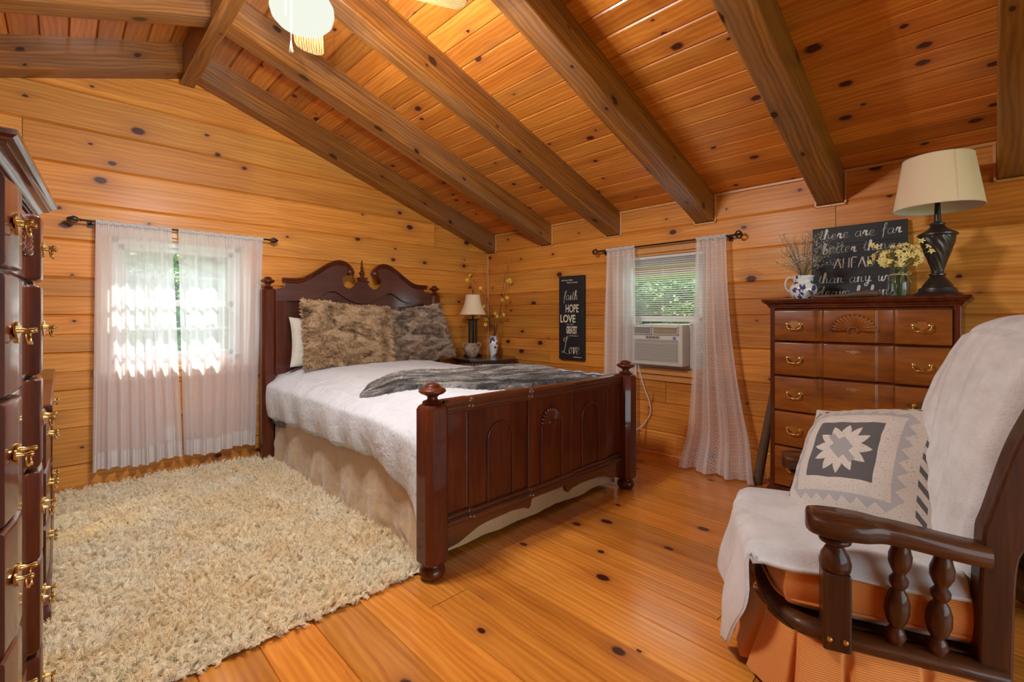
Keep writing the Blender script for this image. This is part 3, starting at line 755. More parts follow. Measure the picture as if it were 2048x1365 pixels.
# ================================================================= RUG
rg = NT('cream_shag'); co = rg.n('ShaderNodeTexCoord').outputs['Object']
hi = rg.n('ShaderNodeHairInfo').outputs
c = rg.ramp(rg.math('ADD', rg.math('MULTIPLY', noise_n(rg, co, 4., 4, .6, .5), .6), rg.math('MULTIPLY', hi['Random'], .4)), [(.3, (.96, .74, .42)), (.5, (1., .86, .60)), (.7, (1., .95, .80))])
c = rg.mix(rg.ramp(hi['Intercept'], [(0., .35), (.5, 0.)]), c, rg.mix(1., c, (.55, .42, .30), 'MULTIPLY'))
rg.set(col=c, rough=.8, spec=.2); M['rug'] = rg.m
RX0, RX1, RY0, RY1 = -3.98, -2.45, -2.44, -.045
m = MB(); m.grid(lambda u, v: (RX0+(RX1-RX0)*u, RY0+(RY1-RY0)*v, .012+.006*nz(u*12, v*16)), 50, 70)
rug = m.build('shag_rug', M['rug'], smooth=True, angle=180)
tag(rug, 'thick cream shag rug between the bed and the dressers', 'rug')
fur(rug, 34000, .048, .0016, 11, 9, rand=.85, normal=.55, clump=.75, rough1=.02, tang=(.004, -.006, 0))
# ================================================================= CHESTS
def bail_handle(parent, c, s=1.0, M3=None, name='handle', mat=None, dull=False):
    """c = position on drawer face, local frame: x right, z up, -y outward"""
    m = MB()
    half = [(0, .026), (.006, .022), (.010, .026), (.018, .020), (.022, .012), (.030, .016), (.038, .012), (.044, .016), (.050, .008), (.046, .000), (.040, -.004), (.030, -.003), (.022, -.010), (.012, -.012), (.006, -.022), (0, -.026)]
    poly = half+[(-a, b) for a, b in half[1:-1][::-1]]
    poly = [(c[0]+a*s, c[2]+b*s) for a, b in poly]
    m.prism(poly, c[1]-.0025, c[1]+.001, 'y')
    for sg in (-1, 1):
        m.lathe([(.0075*s, 0), (.006*s, -.006), (.004*s, -.010), (.0045*s, -.018), (.007*s, -.021), (.006*s, -.026), (0, -.028)], (c[0]+sg*.033*s, c[1], c[2]+.004*s), 10, 'y')
    P = [(-.033, .004), (-.037, -.006), (-.033, -.018), (-.020, -.026), (-.008, -.025), (0, -.028), (.008, -.025), (.020, -.026), (.033, -.018), (.037, -.006), (.033, .004)]
    P = catmull([(c[0]+a*s, c[1]-(.018+.006*(1-abs(a)/.037))*s, c[2]+b*s) for a, b in P], 4)
    m.tube(P, .0028*s, 8)
    return m.build(name, mat or M['brass'], parent, angle=50)
def escutcheon(parent, c, s=1.0):
    m = MB()
    half = [(0, .012), (.008, .009), (.014, .012), (.022, .007), (.030, .010), (.034, .003), (.026, -.002), (.018, -.001), (.012, -.008), (.006, -.008), (0, -.018)]
    poly = half+[(-a, b) for a, b in half[1:-1][::-1]]
    m.prism([(c[0]+a*s, c[2]+b*s) for a, b in poly], c[1]-.0025, c[1]+.001, 'y')
    m.lathe([(.004*s, 0), (.003*s, -.004), (0, -.005)], (c[0], c[1], c[2]), 10, 'y')
    return m.build('escutcheon', M['brass_dull'], parent, angle=50)
def chest(name, label, loc, rz, w, d, H, rows, blocks, rise, mat, mat2, crown, base, shell_row=True, hs=1.0, centre=True, group=None, bodyz=None):
    """local: x along the width 0..w, front face at y=0 looking to -y, floor z=0"""
    root = thing(name, label, 'chest of drawers', loc, rz, group)
    z0, zt = rows[0][0]-.012, rows[-1][1]+.012
    m = MB(); m.box(0, w, .012, d, z0-.04, zt+.02)
    for sx in (0, w): m.box(min(sx, sx+(.028 if sx == 0 else -.028)), max(sx, sx+(.028 if sx == 0 else -.028)), -.004, .03, z0-.04, zt+.02)
    for a, b in zip(rows, rows[1:]): m.box(.02, w-.02, .006, .03, a[1]-.001, b[0]+.001)
    m.build('carcass', mat, root, smooth=False, bevel=.003)
    def off(x):                      # block front, + = outward
        e = .007; o_ = 0
        for a, b, h in blocks:
            o_ += h*(sstep(a-e, a+e, x)-sstep(b-e, b+e, x))
        return o_
    for k, (a, b) in enumerate(rows):
        m = MB(); xs = []
        x0, x1 = .032, w-.032
        cuts = sorted({x0, x1}|{q+e for (p, r, h) in blocks for q in (p, r) for e in (-.008, -.005, -.002, 0, .002, .005, .008) if x0 < q+e < x1}|set(np.linspace(x0, x1, 9)))
        zz = [(a, .0), (a, .010), (a+.004, .0165), (a+.009, .018), (b-.009, .018), (b-.004, .0165), (b, .010), (b, .0)]
        n = len(m.v); K = len(zz)
        for x in cuts:
            ed = 0
            if x == x0 or x == x1: ed = -.008
            for (z, o_) in zz: m.v.append((x, .01-(max(0, o_+ed)+off(x)*(1 if o_ > 0 else 0))*1.0, z))
        for i in range(len(cuts)-1):
            for j in range(K-1):
                q = n+i*K+j; m.face([q, q+K, q+K+1, q+1])
        m.face([n+j for j in range(K)]); q = n+(len(cuts)-1)*K; m.face([q+j for j in range(K-1, -1, -1)])
        dr = m.build('drawer', mat2, root, angle=35)
        zc = (a+b)/2; yb = .01-.018
        lb, rb = blocks[0], blocks[-1]
        cl = ((x0+lb[1])/2, yb-off((x0+lb[1])/2), zc+.004); cr = ((rb[0]+x1)/2, yb-off((rb[0]+x1)/2), zc+.004)
        bail_handle(dr, cl, hs); bail_handle(dr, cr, hs)
        mid = (lb[1]+rb[0])/2
        if shell_row and k == len(rows)-1:
            m = MB(); shell(m, (mid, zc-.028), .085*hs*1.3, .078*hs*1.3, lambda p, q, dd: (p, yb-off(mid)-dd*.7+.002, q), 15, .013); m.build('shell_carving', mat2, dr, angle=60)
        elif centre: escutcheon(dr, (mid, yb-off(mid), b-.045), 1.0*hs)
    # base and top mouldings as stacked profiles
    def mould(prof, name_, zs, matx):
        m = MB(); k = len(prof)
        path = [(0, d, -1, 0), (0, 0, -1, -1), (w, 0, 1, -1), (w, d, 1, 0)]
        n = len(m.v)
        for (px_, py_, nx, ny) in path:
            for (o_, z) in prof: m.v.append((px_+nx*o_, py_+ny*o_, z))
        for i in range(3):
            for j in range(k-1): q = n+i*k+j; m.face([q, q+k, q+k+1, q+1])
        m.face([n+i*k+k-1 for i in range(4)]); m.face([n+i*k for i in (3, 2, 1, 0)])
        m.face([n+j for j in range(k)]+[]) if False else None
        # back closure
        for j in range(k-1): m.face([n+j, n+j+1, n+3*k+j+1, n+3*k+j])
        return m.build(name_, matx, root, angle=40)
    mould(crown, 'crown_moulding', 0, mat); mould(base, 'base_moulding', 0, mat)
    return root
# tall chest of drawers on the right wall
CRW = [(.0, 1.252), (.006, 1.256), (.006, 1.262), (.012, 1.266), (.014, 1.274), (.022, 1.282), (.030, 1.286), (.032, 1.292), (.040, 1.296), (.042, 1.306), (.036, 1.311)]
BSE = [(.030, .0), (.030, .075), (.026, .085), (.026, .095), (.018, .100), (.016, .112), (.008, .118), (.0, .126)]
w = .885
rows = [(.150, .330), (.344, .560), (.574, .790), (.804, 1.020), (1.034, 1.236)]
rows = [(.140, .385), (.395, .605), (.615, .825), (.835, 1.040), (1.050, 1.240)]
BL = [(0, .262, .022), (.262, .288, -.004), (.348-.0, .350, 0), (.605, .95, .022)]
BL = [(0.0, .255, .020), (.290, .545, .010), (.622, .95, .020)]
c1 = chest('chest_of_drawers', 'tall reddish cherry chest of drawers with carved shell behind the rocking chair', (-.475, -3.302, 0), -pi/2, w, .45, 1.311, rows, BL, .02, M['cherry'], M['cherry_warm'], CRW, BSE, True, 1.0)
# left tall chest next to the camera
dv = Vector((.0631, .998, 0)).normalized(); nv = Vector((.998, -.0631, 0)).normalized()
pch = .1494+.030; o0 = CAM.to_2d().to_3d()+dv*1.262-nv*pch
rows = [(.062, .300), (.310, .545), (.555, .790), (.800, 1.035), (1.045, 1.284), (1.296, 1.470)]
CRW2 = [(.0, 1.478), (.005, 1.480), (.005, 1.484), (.0, 1.486), (.008, 1.488), (.008, 1.493), (.012, 1.495), (.013, 1.500), (.018, 1.505), (.025, 1.509), (.032, 1.511), (.033, 1.516), (.037, 1.518), (.041, 1.523), (.047, 1.527), (.048, 1.535), (.044, 1.538)]
BSE2 = [(.020, .0), (.020, .03), (.012, .04), (.0, .052)]
wl = .668
BL2 = [(0, .180, .022), (.49, .9, .022)]
c2 = chest('chest_of_drawers', 'tall dark cherry chest of drawers at the left edge with brass bail pulls', (o0.x, o0.y, 0), atan2(nv.x, -(-nv.y))+0 if False else math.atan2(dv.y, dv.x), wl, .45, 1.538, rows, BL2, .022, M['cherry'], M['cherry'], CRW2, BSE2, True, .86)
# low dresser beyond it
rows = [(.165, .375), (.387, .595), (.607, .790)]
CRW3 = [(.0, .802), (.006, .806), (.006, .812), (.014, .820), (.016, .828), (.030, .838), (.034, .846), (.034, .862), (.028, .868)]
BSE3 = [(.030, .0), (.030, .085), (.024, .093), (.024, .105), (.014, .112), (.010, .125), (.0, .135)]
c3 = chest('dresser', 'low dark cherry dresser under the curtain rod end beyond the tall left chest', (-3.812, -1.78, 0), pi/2, 1.62, .46, .868, rows, [(0, .50, .016), (.56, 1.06, .010), (1.12, 1.9, .016)], .02, M['cherry'], M['cherry'], CRW3, BSE3, False, .9, centre=False)
c3['category'] = 'dresser'

# ================================================================= NIGHTSTAND
dk = grainwood('dark_brown_table', (.03, .014, .008), (.055, .026, .014), (.09, .045, .025), rough=.3, coat=.6, coatr=.15, axis='x')
NSX, NSY, NSZ = -.39, -.40, .755
ns = thing('side_table', 'dark brown octagonal side table in the corner holding a lamp and a vase', 'side table', (NSX, NSY, 0))
def octa(r, sx=1.): return [(r*sx*cos(pi/8+i*pi/4), r*cos(0)*sin(pi/8+i*pi/4)) for i in range(8)]
m = MB(); m.prism(octa(.352), .728, .742, 'z'); m.prism(octa(.362), .742, NSZ, 'z'); m.build('table_top', dk, ns, smooth=False, bevel=.004)
m = MB(); m.prism(octa(.315), .20, .728, 'z'); m.build('cabinet', dk, ns, smooth=False, bevel=.003)
m = MB()
for i in range(8):
    a0, a1 = pi/8+i*pi/4, pi/8+(i+1)*pi/4
    A, B = Vector((.318*cos(a0), .318*sin(a0), 0)), Vector((.318*cos(a1), .318*sin(a1), 0))
    for k in range(7):
        p = A.lerp(B, (k+.5)/7); q = A.lerp(B, (k+.5)/7+.09)
        m.tube([(p.x, p.y, .70), (p.x*1.02, p.y*1.02, .70)], .014, 6)
m.build('fretwork', simple('worn_fretwork', (.16, .09, .05), .5), ns)
for i in range(4):
    a = pi/4+i*pi/2; m = MB(); m.lathe([(.022, 0), (.03, .03), (.022, .07), (.028, .12), (.034, .21)], (.27*cos(a), .27*sin(a), 0), 14); m.build('leg', dk, ns)

# ================================================================= WINDOW DRESSING
def rod(name, P, a0, a1, z, label, out=.075, balls='pine'):
    r_ = thing(name, label, 'curtain rod', (0, 0, 0))
    m = MB(); m.tube([P(a0, out, z), P(a1, out, z)], .007, 10); m.build('rod', M['iron'], r_)
    for s, a in ((-1, a0), (1, a1)):
        m = MB(); n0 = len(m.v)
        if balls == 'pine':
            m.lathe([(.007, 0), (.011, .004), (.008, .010), (.010, .016), (.019, .028), (.021, .038), (.017, .052), (.009, .066), (.0, .076)], (0, 0, 0), 14, 'z')
            for k in range(10):
                an = k*pi/5; m.tube([(.012*cos(an), .012*sin(an), .018), (.022*cos(an+.4), .022*sin(an+.4), .038), (.006*cos(an+.9), .006*sin(an+.9), .070)], .0035, 5)
        else:
            m.lathe([(.007, 0), (.010, .004), (.007, .010), (.010, .014)], (0, 0, 0), 12, 'z')
            for k in range(4):
                an = k*pi/2+.4; m.tube(catmull([(.006*cos(an), .006*sin(an), .012), (.026*cos(an), .026*sin(an), .030), (.024*cos(an), .024*sin(an), .046), (.0, .0, .062)], 4), .006, 6)
        p0 = Vector(P(a, out, z)); dirv = (Vector(P(a+s, out, z))-p0).normalized()
        m.xf(Matrix.Translation(p0) @ dirv.to_track_quat('Z', 'Y').to_matrix().to_4x4())
        m.build('finial', M['bronze'], r_, angle=60)
        m = MB(); b = a-s*.045
        m.tube([P(b, .0, z-.012), P(b, out*.6, z-.014), P(b, out, z-.004)], .005, 8); q = P(b, .004, z-.012)
        m.cbox(q, (.024, .024, .045)); m.build('bracket', M['iron'], r_)
    return r_
rod('curtain_rod', lambda a, d, z: (a, -d, z), -3.655, -2.50, 1.845, 'thin black curtain rod with pinecone finials above the sheer curtains')
rod('curtain_rod', lambda a, d, z: (-d, a, z), -2.925, -1.68, 1.822, 'black curtain rod with twisted cage finials above the lace curtains', balls='cage')
def fabric(name, col, base_alpha, trans=.5, uvpat=None):
    t = NT(name); t.t.nodes.remove(t.b)
    d = t.n('ShaderNodeBsdfDiffuse', ins={0: (*col, 1)}); tl = t.n('ShaderNodeBsdfTranslucent', ins={0: (*col, 1)})
    m1 = t.n('ShaderNodeMixShader', ins={0: trans}); t.link(d.outputs[0], m1.inputs[1]); t.link(tl.outputs[0], m1.inputs[2])
    tp = t.n('ShaderNodeBsdfTransparent'); m2 = t.n('ShaderNodeMixShader'); t.link(tp.outputs[0], m2.inputs[1]); t.link(m1.outputs[0], m2.inputs[2])
    lw = t.n('ShaderNodeLayerWeight', ins={0: .35}).outputs['Facing']
    uv = uvmap(t); x, y, _ = sepxyz(t, uv)
    a = t.math('ADD', base_alpha, t.math('MULTIPLY', lw, .45))
    if uvpat: a = uvpat(t, x, y, a)
    a = t.math('MINIMUM', a, 1.)
    t.link(a, m2.inputs[0]); t.link(m2.outputs[0], t.out.inputs[0]); return t.m
M['sheer'] = fabric('white_sheer', (.98, .96, .97), .66, .55, lambda t, x, y, a: t.math('ADD', a, t.math('MULTIPLY', t.math('SUBTRACT', noise_n(t, comb(t, t.math('MULTIPLY', x, 60.), t.math('MULTIPLY', y, 3.)), 1., 3), .5), .16)))
M['sheer_hem'] = fabric('white_sheer_double', (.86, .82, .80), .84, .35)
def lace(t, x, y, a):
    # rows of diamonds and zigzags running up the cloth
    u = t.math('MULTIPLY', x, 22.); v = t.math('MULTIPLY', y, 22.)
    fu = t.math('ABSOLUTE', t.math('SUBTRACT', t.math('FRACT', u), .5)); fv = t.math('ABSOLUTE', t.math('SUBTRACT', t.math('FRACT', v), .5))
    s = t.math('ADD', fu, fv)
    ring = t.math('LESS_THAN', t.math('ABSOLUTE', t.math('SUBTRACT', s, .42)), .085)
    dot = t.math('LESS_THAN', s, .16)
    solid = t.math('GREATER_THAN', s, .78)
    col2 = t.math('LESS_THAN', t.math('FRACT', t.math('MULTIPLY', x, 7.33)), .34)
    pat = t.math('MAXIMUM', t.math('MAXIMUM', ring, dot), t.math('MAXIMUM', solid, t.math('MULTIPLY', col2, .8)))
    return t.math('ADD', t.math('MULTIPLY', a, .58), t.math('MULTIPLY', pat, .52))
M['lace'] = fabric('ivory_lace', (.98, .97, .96), .62, .55, lace)
def curtain(name, label, P, top, bot, zt, zb, pleats, amp, mat, hem=None, seed=0., width=1.3, puddle=None, group=None, gather=.012, zbf=None, bias=None):
    root = thing(name, label, 'curtain', (0, 0, 0), group=group)
    NU, NV = 260, 60
    def pt(u, v):
        z = zt+(( zbf(u) if zbf else zb)-zt)*(1-v) if True else 0
        t = 1-v
        a0 = top[0]+(top[1]-top[0])*u; b0 = bot[0]+(bot[1]-bot[0])*u
        f = bias(t) if bias else t
        a = a0+(b0-a0)*f
        ph = u*pleats*2*pi+seed+1.6*nz(u*3+seed, t*.9, seed)
        w_ = amp*(.30+.9*t)*sin(ph)+amp*.35*(.3+t)*sin(ph*2.3+1.7*seed)+.012*nz(u*7, t*4, seed)
        if t < .05: w_ = gather*sin(u*pleats*5*2*pi)*.5+w_*(t/.05)
        q = P(a, .075+w_*1.0+ (.0 if t > .04 else .0), z)
        if puddle: q = puddle(u, v, q, z)
        return q
    tn = hem/(zt-zb) if hem else 0
    m = MB(); m.grid(lambda u, v: pt(u, tn+(1-tn)*v), NU, NV, (width, zt-zb)); m.build('cloth', mat, root, smooth=True, angle=180)
    if hem:
        m = MB(); m.grid(lambda u, v: pt(u, tn*v), NU, 6, (width, hem)); m.build('hem', M['sheer_hem'], root, smooth=True, angle=180)
    m = MB(); m.grid(lambda u, v: (lambda q: P(top[0]+(top[1]-top[0])*u, .075+.013*sin(2*pi*v)*1.1+.003*sin(u*pleats*5*2*pi), zt-.012+.030*cos(2*pi*v)*.5+.002*sin(u*pleats*9)))(0), NU, 8, (width, .05)); m.build('rod_pocket', M['sheer_hem'], root, smooth=True, angle=180)
    return root
PA = lambda a, d, z: (a, -d, z); PB = lambda a, d, z: (-d, a, z)
curtain('curtain', 'white sheer curtain, the left panel of the gable window', PA, (-3.585, -3.165), (-3.60, -3.10), 1.855, .155, 7, .022, M['sheer'], hem=.115, seed=1.2, zbf=lambda u: .150+.010*sin(u*9), group=None)
curtain('curtain', 'white sheer curtain, the right panel next to the headboard post', PA, (-3.125, -2.545), (-3.085, -2.595), 1.853, .155, 6, .020, M['sheer'], hem=.115, seed=4.2, zbf=lambda u: .150+.012*sin(u*8+2))
curtain('curtain', 'ivory lace curtain left of the air conditioner', PB, (-2.075, -1.775), (-2.09, -1.745), 1.835, .06, 3, .024, M['lace'], seed=2.2, width=.75)
curtain('curtain', 'long ivory lace curtain right of the air conditioner pooling on the floor', PB, (-2.87, -2.635), (-3.13, -2.575), 1.835, .012, 3, .034, M['lace'], seed=7.7, width=.9,
        bias=lambda t: t*.15+.85*t**2.2, puddle=lambda u, v, q, z: (q[0]-.12*exp(-((1-v-1.0)/.10)**2)-.03*(1-v), q[1], max(.012, z)+.010*abs(nz(u*14, v*9))), zbf=lambda u: .012-.02*sin(u*3))
# mini blinds in window 2
bl = thing('window_blind', 'white horizontal mini blind lowered over the upper half of the window', 'blind', (0, 0, 0))
m = MB(); m.box(.020, .052, -2.675, -1.885, 1.715, 1.742); m.build('headrail', M['vinyl'], bl, smooth=False, bevel=.003)
m = MB(); zz = 1.705
while zz > 1.215:
    m.grid(lambda u, v: (.024+.022*v, -2.672+.784*u, zz+.006*v-.004+.0035*sin(pi*v)), 1, 4); zz -= .0185
m.build('slats', simple('slat_white', (.80, .80, .76), .4), bl, angle=180)
for y in (-2.60, -2.28, -1.96):
    m = MB(); m.tube([(.022, y, 1.715), (.022, y, 1.205), (.048, y, 1.205), (.048, y, 1.715)], .0009, 5); m.build('ladder_cord', M['white'], bl)
m = MB(); m.box(.026, .046, -2.672, -1.888, 1.196, 1.208); m.build('bottom_rail', M['vinyl'], bl, smooth=False, bevel=.002)
# air conditioner
acb = simple('beige_plastic', (.62, .59, .52), .45); acd = simple('grey_plastic', (.30, .29, .27), .5); acw = simple('cream_plastic', (.72, .70, .65), .4)
ac = thing('air_conditioner', 'beige window air conditioner sitting on the sill below the blinds', 'air conditioner', (0, 0, 0))
AY0, AY1, AZ0, AZ1 = -2.53, -2.06, .785, 1.135
m = MB(); m.box(-.105, .35, AY0, AY1, AZ0, AZ1); m.build('housing', acb, ac, smooth=False, bevel=.012)
m = MB(); m.box(-.112, -.10, AY0+.03, AY1-.03, AZ0+.03, .985)
for k in range(17):
    z = AZ0+.045+k*.0108; m.box(-.122, -.112, AY0+.036, AY1-.036, z, z+.0050)
m.build('intake_grille', acb, ac, smooth=False, bevel=.001)
m = MB(); m.box(-.1135, -.111, AY0+.036, AY1-.036, AZ0+.04, .975); m.build('grille_shadow_gap', acd, ac, smooth=False)
m = MB(); ym = -2.265
for (a, b) in ((AY0+.03, ym-.008), (ym+.008, AY1-.03)):
    m.box(-.122, -.104, a, b, 1.048, 1.054); m.box(-.122, -.104, a, b, 1.108, 1.114); m.box(-.122, -.104, a, a+.006, 1.048, 1.114); m.box(-.122, -.104, b-.006, b, 1.048, 1.114)
    for k in range(4): m.box(-.120, -.106, a, b, 1.058+k*.0125, 1.0605+k*.0125)
m.build('outlet_vent', acb, ac, smooth=False, bevel=.001)
m = MB(); m.box(-.1065, -.1055, ym+.012, AY1-.034, 1.052, 1.110); m.build('vent_recess', acd, ac, smooth=False)
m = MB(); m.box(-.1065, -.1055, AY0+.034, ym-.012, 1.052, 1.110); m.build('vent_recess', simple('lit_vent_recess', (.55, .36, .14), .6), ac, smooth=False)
m = MB()
for k in range(7):
    y = AY0+.045+k*.025; m.tube([(-.116, y, 1.056), (-.116, y+.020, 1.106)], .0016, 5)
m.build('vent_vane', acd, ac)
m = MB(); m.box(-.1085, -.1045, -2.33, -2.20, 1.012, 1.036); m.build('control_panel', acd, ac, smooth=False, bevel=.001)
m = MB()
for k in range(4): m.box(-.1095, -.108, -2.315+k*.030, -2.300+k*.030, 1.020, 1.028)
m.build('button', simple('dark_buttons', (.06, .06, .07), .4), ac, smooth=False)
m = MB(); m.box(-.1068, -.105, -2.475, -2.450, 1.006, 1.030); m.build('badge', simple('blue_badge', (.12, .18, .38), .4), ac, smooth=False)
for y0, y1 in ((-2.665, AY0), (AY1, -1.90)):
    m = MB()
    m.box(.03, .05, y0, y1, AZ0-.02, 1.15)
    for k in range(max(3, int((y1-y0)/.012))): m.box(.022, .03, y0+k*.012, y0+k*.012+.006, AZ0-.01, 1.14)
    m.box(.015, .055, y0, y1, 1.135, 1.155); m.build('side_curtain', acw, ac, smooth=False)
def cord(name, label, P, r, col):
    m = MB(); m.tube(catmull(P, 8), r, 8); o = m.build(name, simple(name+'_rubber', col, .5)); tag(o, label, 'cord'); return o
cord('power_cord', 'white power cord hanging from the air conditioner beside the bed post', [(-.06, -2.095, .79), (-.05, -2.10, .74), (-.035, -2.115, .66), (-.03, -2.15, .55), (-.03, -2.19, .46), (-.03, -2.20, .36), (-.03, -2.14, .25), (-.05, -2.06, .17), (-.05, -2.02, .10)], .0045, (.72, .68, .60))
cord('extension_cord', 'orange extension cord hanging on the wall behind the white cord', [(-.012, -2.20, .56), (-.012, -2.215, .50), (-.014, -2.18, .38), (-.014, -2.15, .25), (-.014, -2.14, .12), (-.02, -2.12, .02)], .0035, (.62, .16, .03))
m = MB(); m.lathe([(.055, 0), (.06, .02), (.052, .07), (.03, .10), (.012, .115), (0, .117)], (-.10, -2.02, .0), 14)
tag(m.build('plastic_bag', simple('white_plastic', (.75, .72, .68), .4)), 'crumpled white plastic bag on the floor behind the bed post', 'bag')
# wooden pole leaning by the chest
m = MB(); m.tube([(-.16, -3.118, .0), (-.165, -3.16, .25), (-.16, -3.20, .50), (-.155, -3.235, .72)], [.033, .031, .027, .024], 14)
tag(m.build('wooden_pole', simple('weathered_wood', (.13, .075, .04), .6, var=.3, vs=15)), 'weathered wooden pole leaning between the lace curtain and the chest', 'pole')

wo = thing('wall_outlet', 'white electrical outlet low on the wall behind the left sheer curtain', 'outlet', (-3.165, 0, .33))
m = MB(); m.box(-.035, .035, -.006, 0, -.058, .058); m.build('cover_plate', M['white'], wo, smooth=False, bevel=.002)
for z in (-.026, .026):
    m = MB(); m.box(-.016, .016, -.009, -.005, z-.016, z+.016); m.build('socket', M['vinyl'], wo, smooth=False, bevel=.002)
# ================================================================= LETTERING
GLY = {
 'a': (.95, [[(.66,.80),(.50,.98),(.22,.92),(.06,.52),(.16,.08),(.42,.06),(.64,.50),(.68,.95),(.66,.35),(.74,.03),(.95,.18)]]),
 'b': (.85, [[(.02,.15),(.30,1.25),(.28,1.85),(.12,1.70),(.10,.60),(.14,.05),(.42,.0),(.64,.38),(.52,.85),(.26,.80),(.16,.45)],[(.6,.7),(.85,.62)]]),
 'd': (.95, [[(.60,.80),(.44,.96),(.20,.86),(.06,.46),(.18,.06),(.42,.08),(.60,.50),(.68,1.85),(.62,.40),(.72,.03),(.95,.20)]]),
 'e': (.78, [[(.0,.30),(.34,.44),(.56,.74),(.42,.98),(.18,.84),(.08,.42),(.24,.02),(.50,.04),(.78,.26)]]),
 'f': (.62, [[(.0,.40),(.34,1.10),(.52,1.75),(.38,1.90),(.26,1.50),(.24,.20),(.20,-.65)],[(.02,.86),(.60,.94)]]),
 'g': (.88, [[(.62,.82),(.44,.98),(.18,.88),(.06,.50),(.18,.12),(.42,.14),(.62,.55),(.66,.95),(.60,-.30),(.40,-.80),(.14,-.62),(.30,-.25),(.88,.20)]]),
 'h': (.92, [[(.02,.15),(.30,1.25),(.28,1.85),(.14,1.65),(.12,.0)],[(.12,.45),(.34,.92),(.54,.82),(.56,.25),(.66,.03),(.92,.20)]]),
 'i': (.48, [[(.02,.30),(.16,.95),(.14,.20),(.24,.03),(.48,.20)],[(.20,1.32),(.23,1.40)]]),
 'l': (.50, [[(.0,.25),(.28,1.10),(.34,1.75),(.20,1.80),(.12,1.0),(.14,.15),(.26,.02),(.50,.22)]]),
 'k': (.85, [[(.02,.15),(.26,1.25),(.26,1.8),(.14,1.60),(.12,.0)],[(.60,.90),(.20,.45),(.52,.05),(.85,.22)]]),
 'n': (.92, [[(.02,.60),(.14,.95),(.14,.0)],[(.14,.45),(.36,.92),(.55,.82),(.56,.25),(.66,.03),(.92,.20)]]),
 'o': (.82, [[(.44,.94),(.20,.86),(.06,.44),(.22,.04),(.48,.08),(.60,.50),(.46,.92),(.44,.74),(.82,.80)]]),
 'r': (.72, [[(.0,.35),(.14,.98),(.20,.80),(.42,.92),(.38,.40),(.46,.05),(.72,.22)]]),
 's': (.66, [[(.0,.20),(.34,.95),(.30,.60),(.50,.28),(.34,.0),(.08,.10)],[(.40,.05),(.66,.24)]]),
 't': (.60, [[(.0,.35),(.24,1.05),(.30,1.62),(.20,.40),(.30,.03),(.60,.20)],[(.0,1.06),(.52,1.14)]]),
 'v': (.80, [[(.0,.70),(.14,.95),(.22,.30),(.30,.02),(.50,.35),(.58,.90),(.80,.85)]]),
 'w': (1.15, [[(.0,.70),(.12,.95),(.14,.25),(.28,.02),(.46,.30),(.52,.85),(.52,.25),(.66,.03),(.86,.35),(.90,.92),(1.15,.82)]]),
 'y': (.88, [[(.0,.70),(.12,.95),(.14,.30),(.30,.08),(.52,.35),(.60,.95),(.52,-.30),(.34,-.80),(.10,-.62),(.24,-.28),(.88,.20)]]),
 'A': (.95, [[(.0,.0),(.42,1.50)],[(.42,1.50),(.82,.0)],[(.16,.50),(.70,.50)]]),
 'H': (.95, [[(.08,.0),(.10,1.45)],[(.72,.0),(.74,1.50)],[(.08,.72),(.74,.78)]]),
 'E': (.80, [[(.08,.0),(.10,1.45),(.62,1.50)],[(.08,.02),(.60,.04)],[(.09,.75),(.52,.80)]]),
 'D': (.92, [[(.08,.0),(.10,1.48)],[(.0,1.46),(.50,1.36),(.76,.80),(.56,.15),(.0,.0)]]),
 'L': (1.2, [[(.42,1.95),(.16,2.15),(.02,1.85),(.30,1.60),(.66,1.95),(.72,2.35),(.52,2.30),(.46,1.40),(.30,.35),(.02,.05),(-.18,.20),(.05,.32),(.55,.02),(1.15,-.05),(1.35,.25)]]),
}
def script(m, text, P, x, y, s, r, slant=.12, wmax=None, wav=.0, sxm=.82):
    """brush letters; P(a,b)->xyz on the sign; s = x-height; r = stroke half-width"""
    W_ = sum(GLY[c][0] if c in GLY else .7 for c in text)
    sx = s*sxm
    if wmax and W_*sx > wmax: sx = wmax/W_
    cx = x
    for k, c in enumerate(text):
        if c == ' ': cx += .7*sx; continue
        wd, strokes = GLY[c]
        for st in strokes:
            pts = catmull([(p[0], p[1], 0) for p in st], 5) if len(st) > 2 else [Vector((*p, 0)) for p in st]
            pp = []; rs = []
            for i, q in enumerate(pts):
                pp.append(P(cx+q.x*sx+slant*q.y*s, y+q.y*s+wav*s*sin(k*2.1)))
                dq = pts[min(i+1, len(pts)-1)]-pts[max(i-1, 0)]
                rs.append(r*(.62+.55*(1 if dq.y < 0 else .35)*abs(dq.y)/(dq.length+1e-6)))
            m.tube(pp, rs, 6, flat=.25)
        cx += wd*sx
    return cx
def block_text(body, size, P, x, y, bold=0., sx=1., depth=.0012, fill=0):
    c = bpy.data.curves.new('text', 'FONT'); c.body = body; c.size = 1.; c.offset = bold; c.extrude = .01
    o = bpy.data.objects.new('text', c); COL.objects.link(o)
    dg = bpy.context.evaluated_depsgraph_get(); me = bpy.data.meshes.new_from_object(o.evaluated_get(dg))
    bpy.data.objects.remove(o); m = MB()
    vs = [v.co.copy() for v in me.vertices]
    xs = [v.x for v in vs]; ys = [v.y for v in vs]; w_ = max(xs)-min(xs); h_ = max(ys)-min(ys)
    for v in vs:
        q = Vector(P(x+(v.x-min(xs))/h_*size*sx, y+(v.y-min(ys))/h_*size)); nn = (Vector(P(0, 0, 1))-Vector(P(0, 0, 0)))
        m.v.append(tuple(q+nn*(depth if v.z > 0 else 0)))
    for p in me.polygons: m.face(list(p.vertices))
    return m, w_/h_*size*sx
CRM = simple('cream_letter_paint', (.72, .62, .46), .6); WHP = simple('white_letter_paint', (.75, .70, .62), .6)
BLK = simple('black_board', (.012, .012, .014), .55, var=.3)
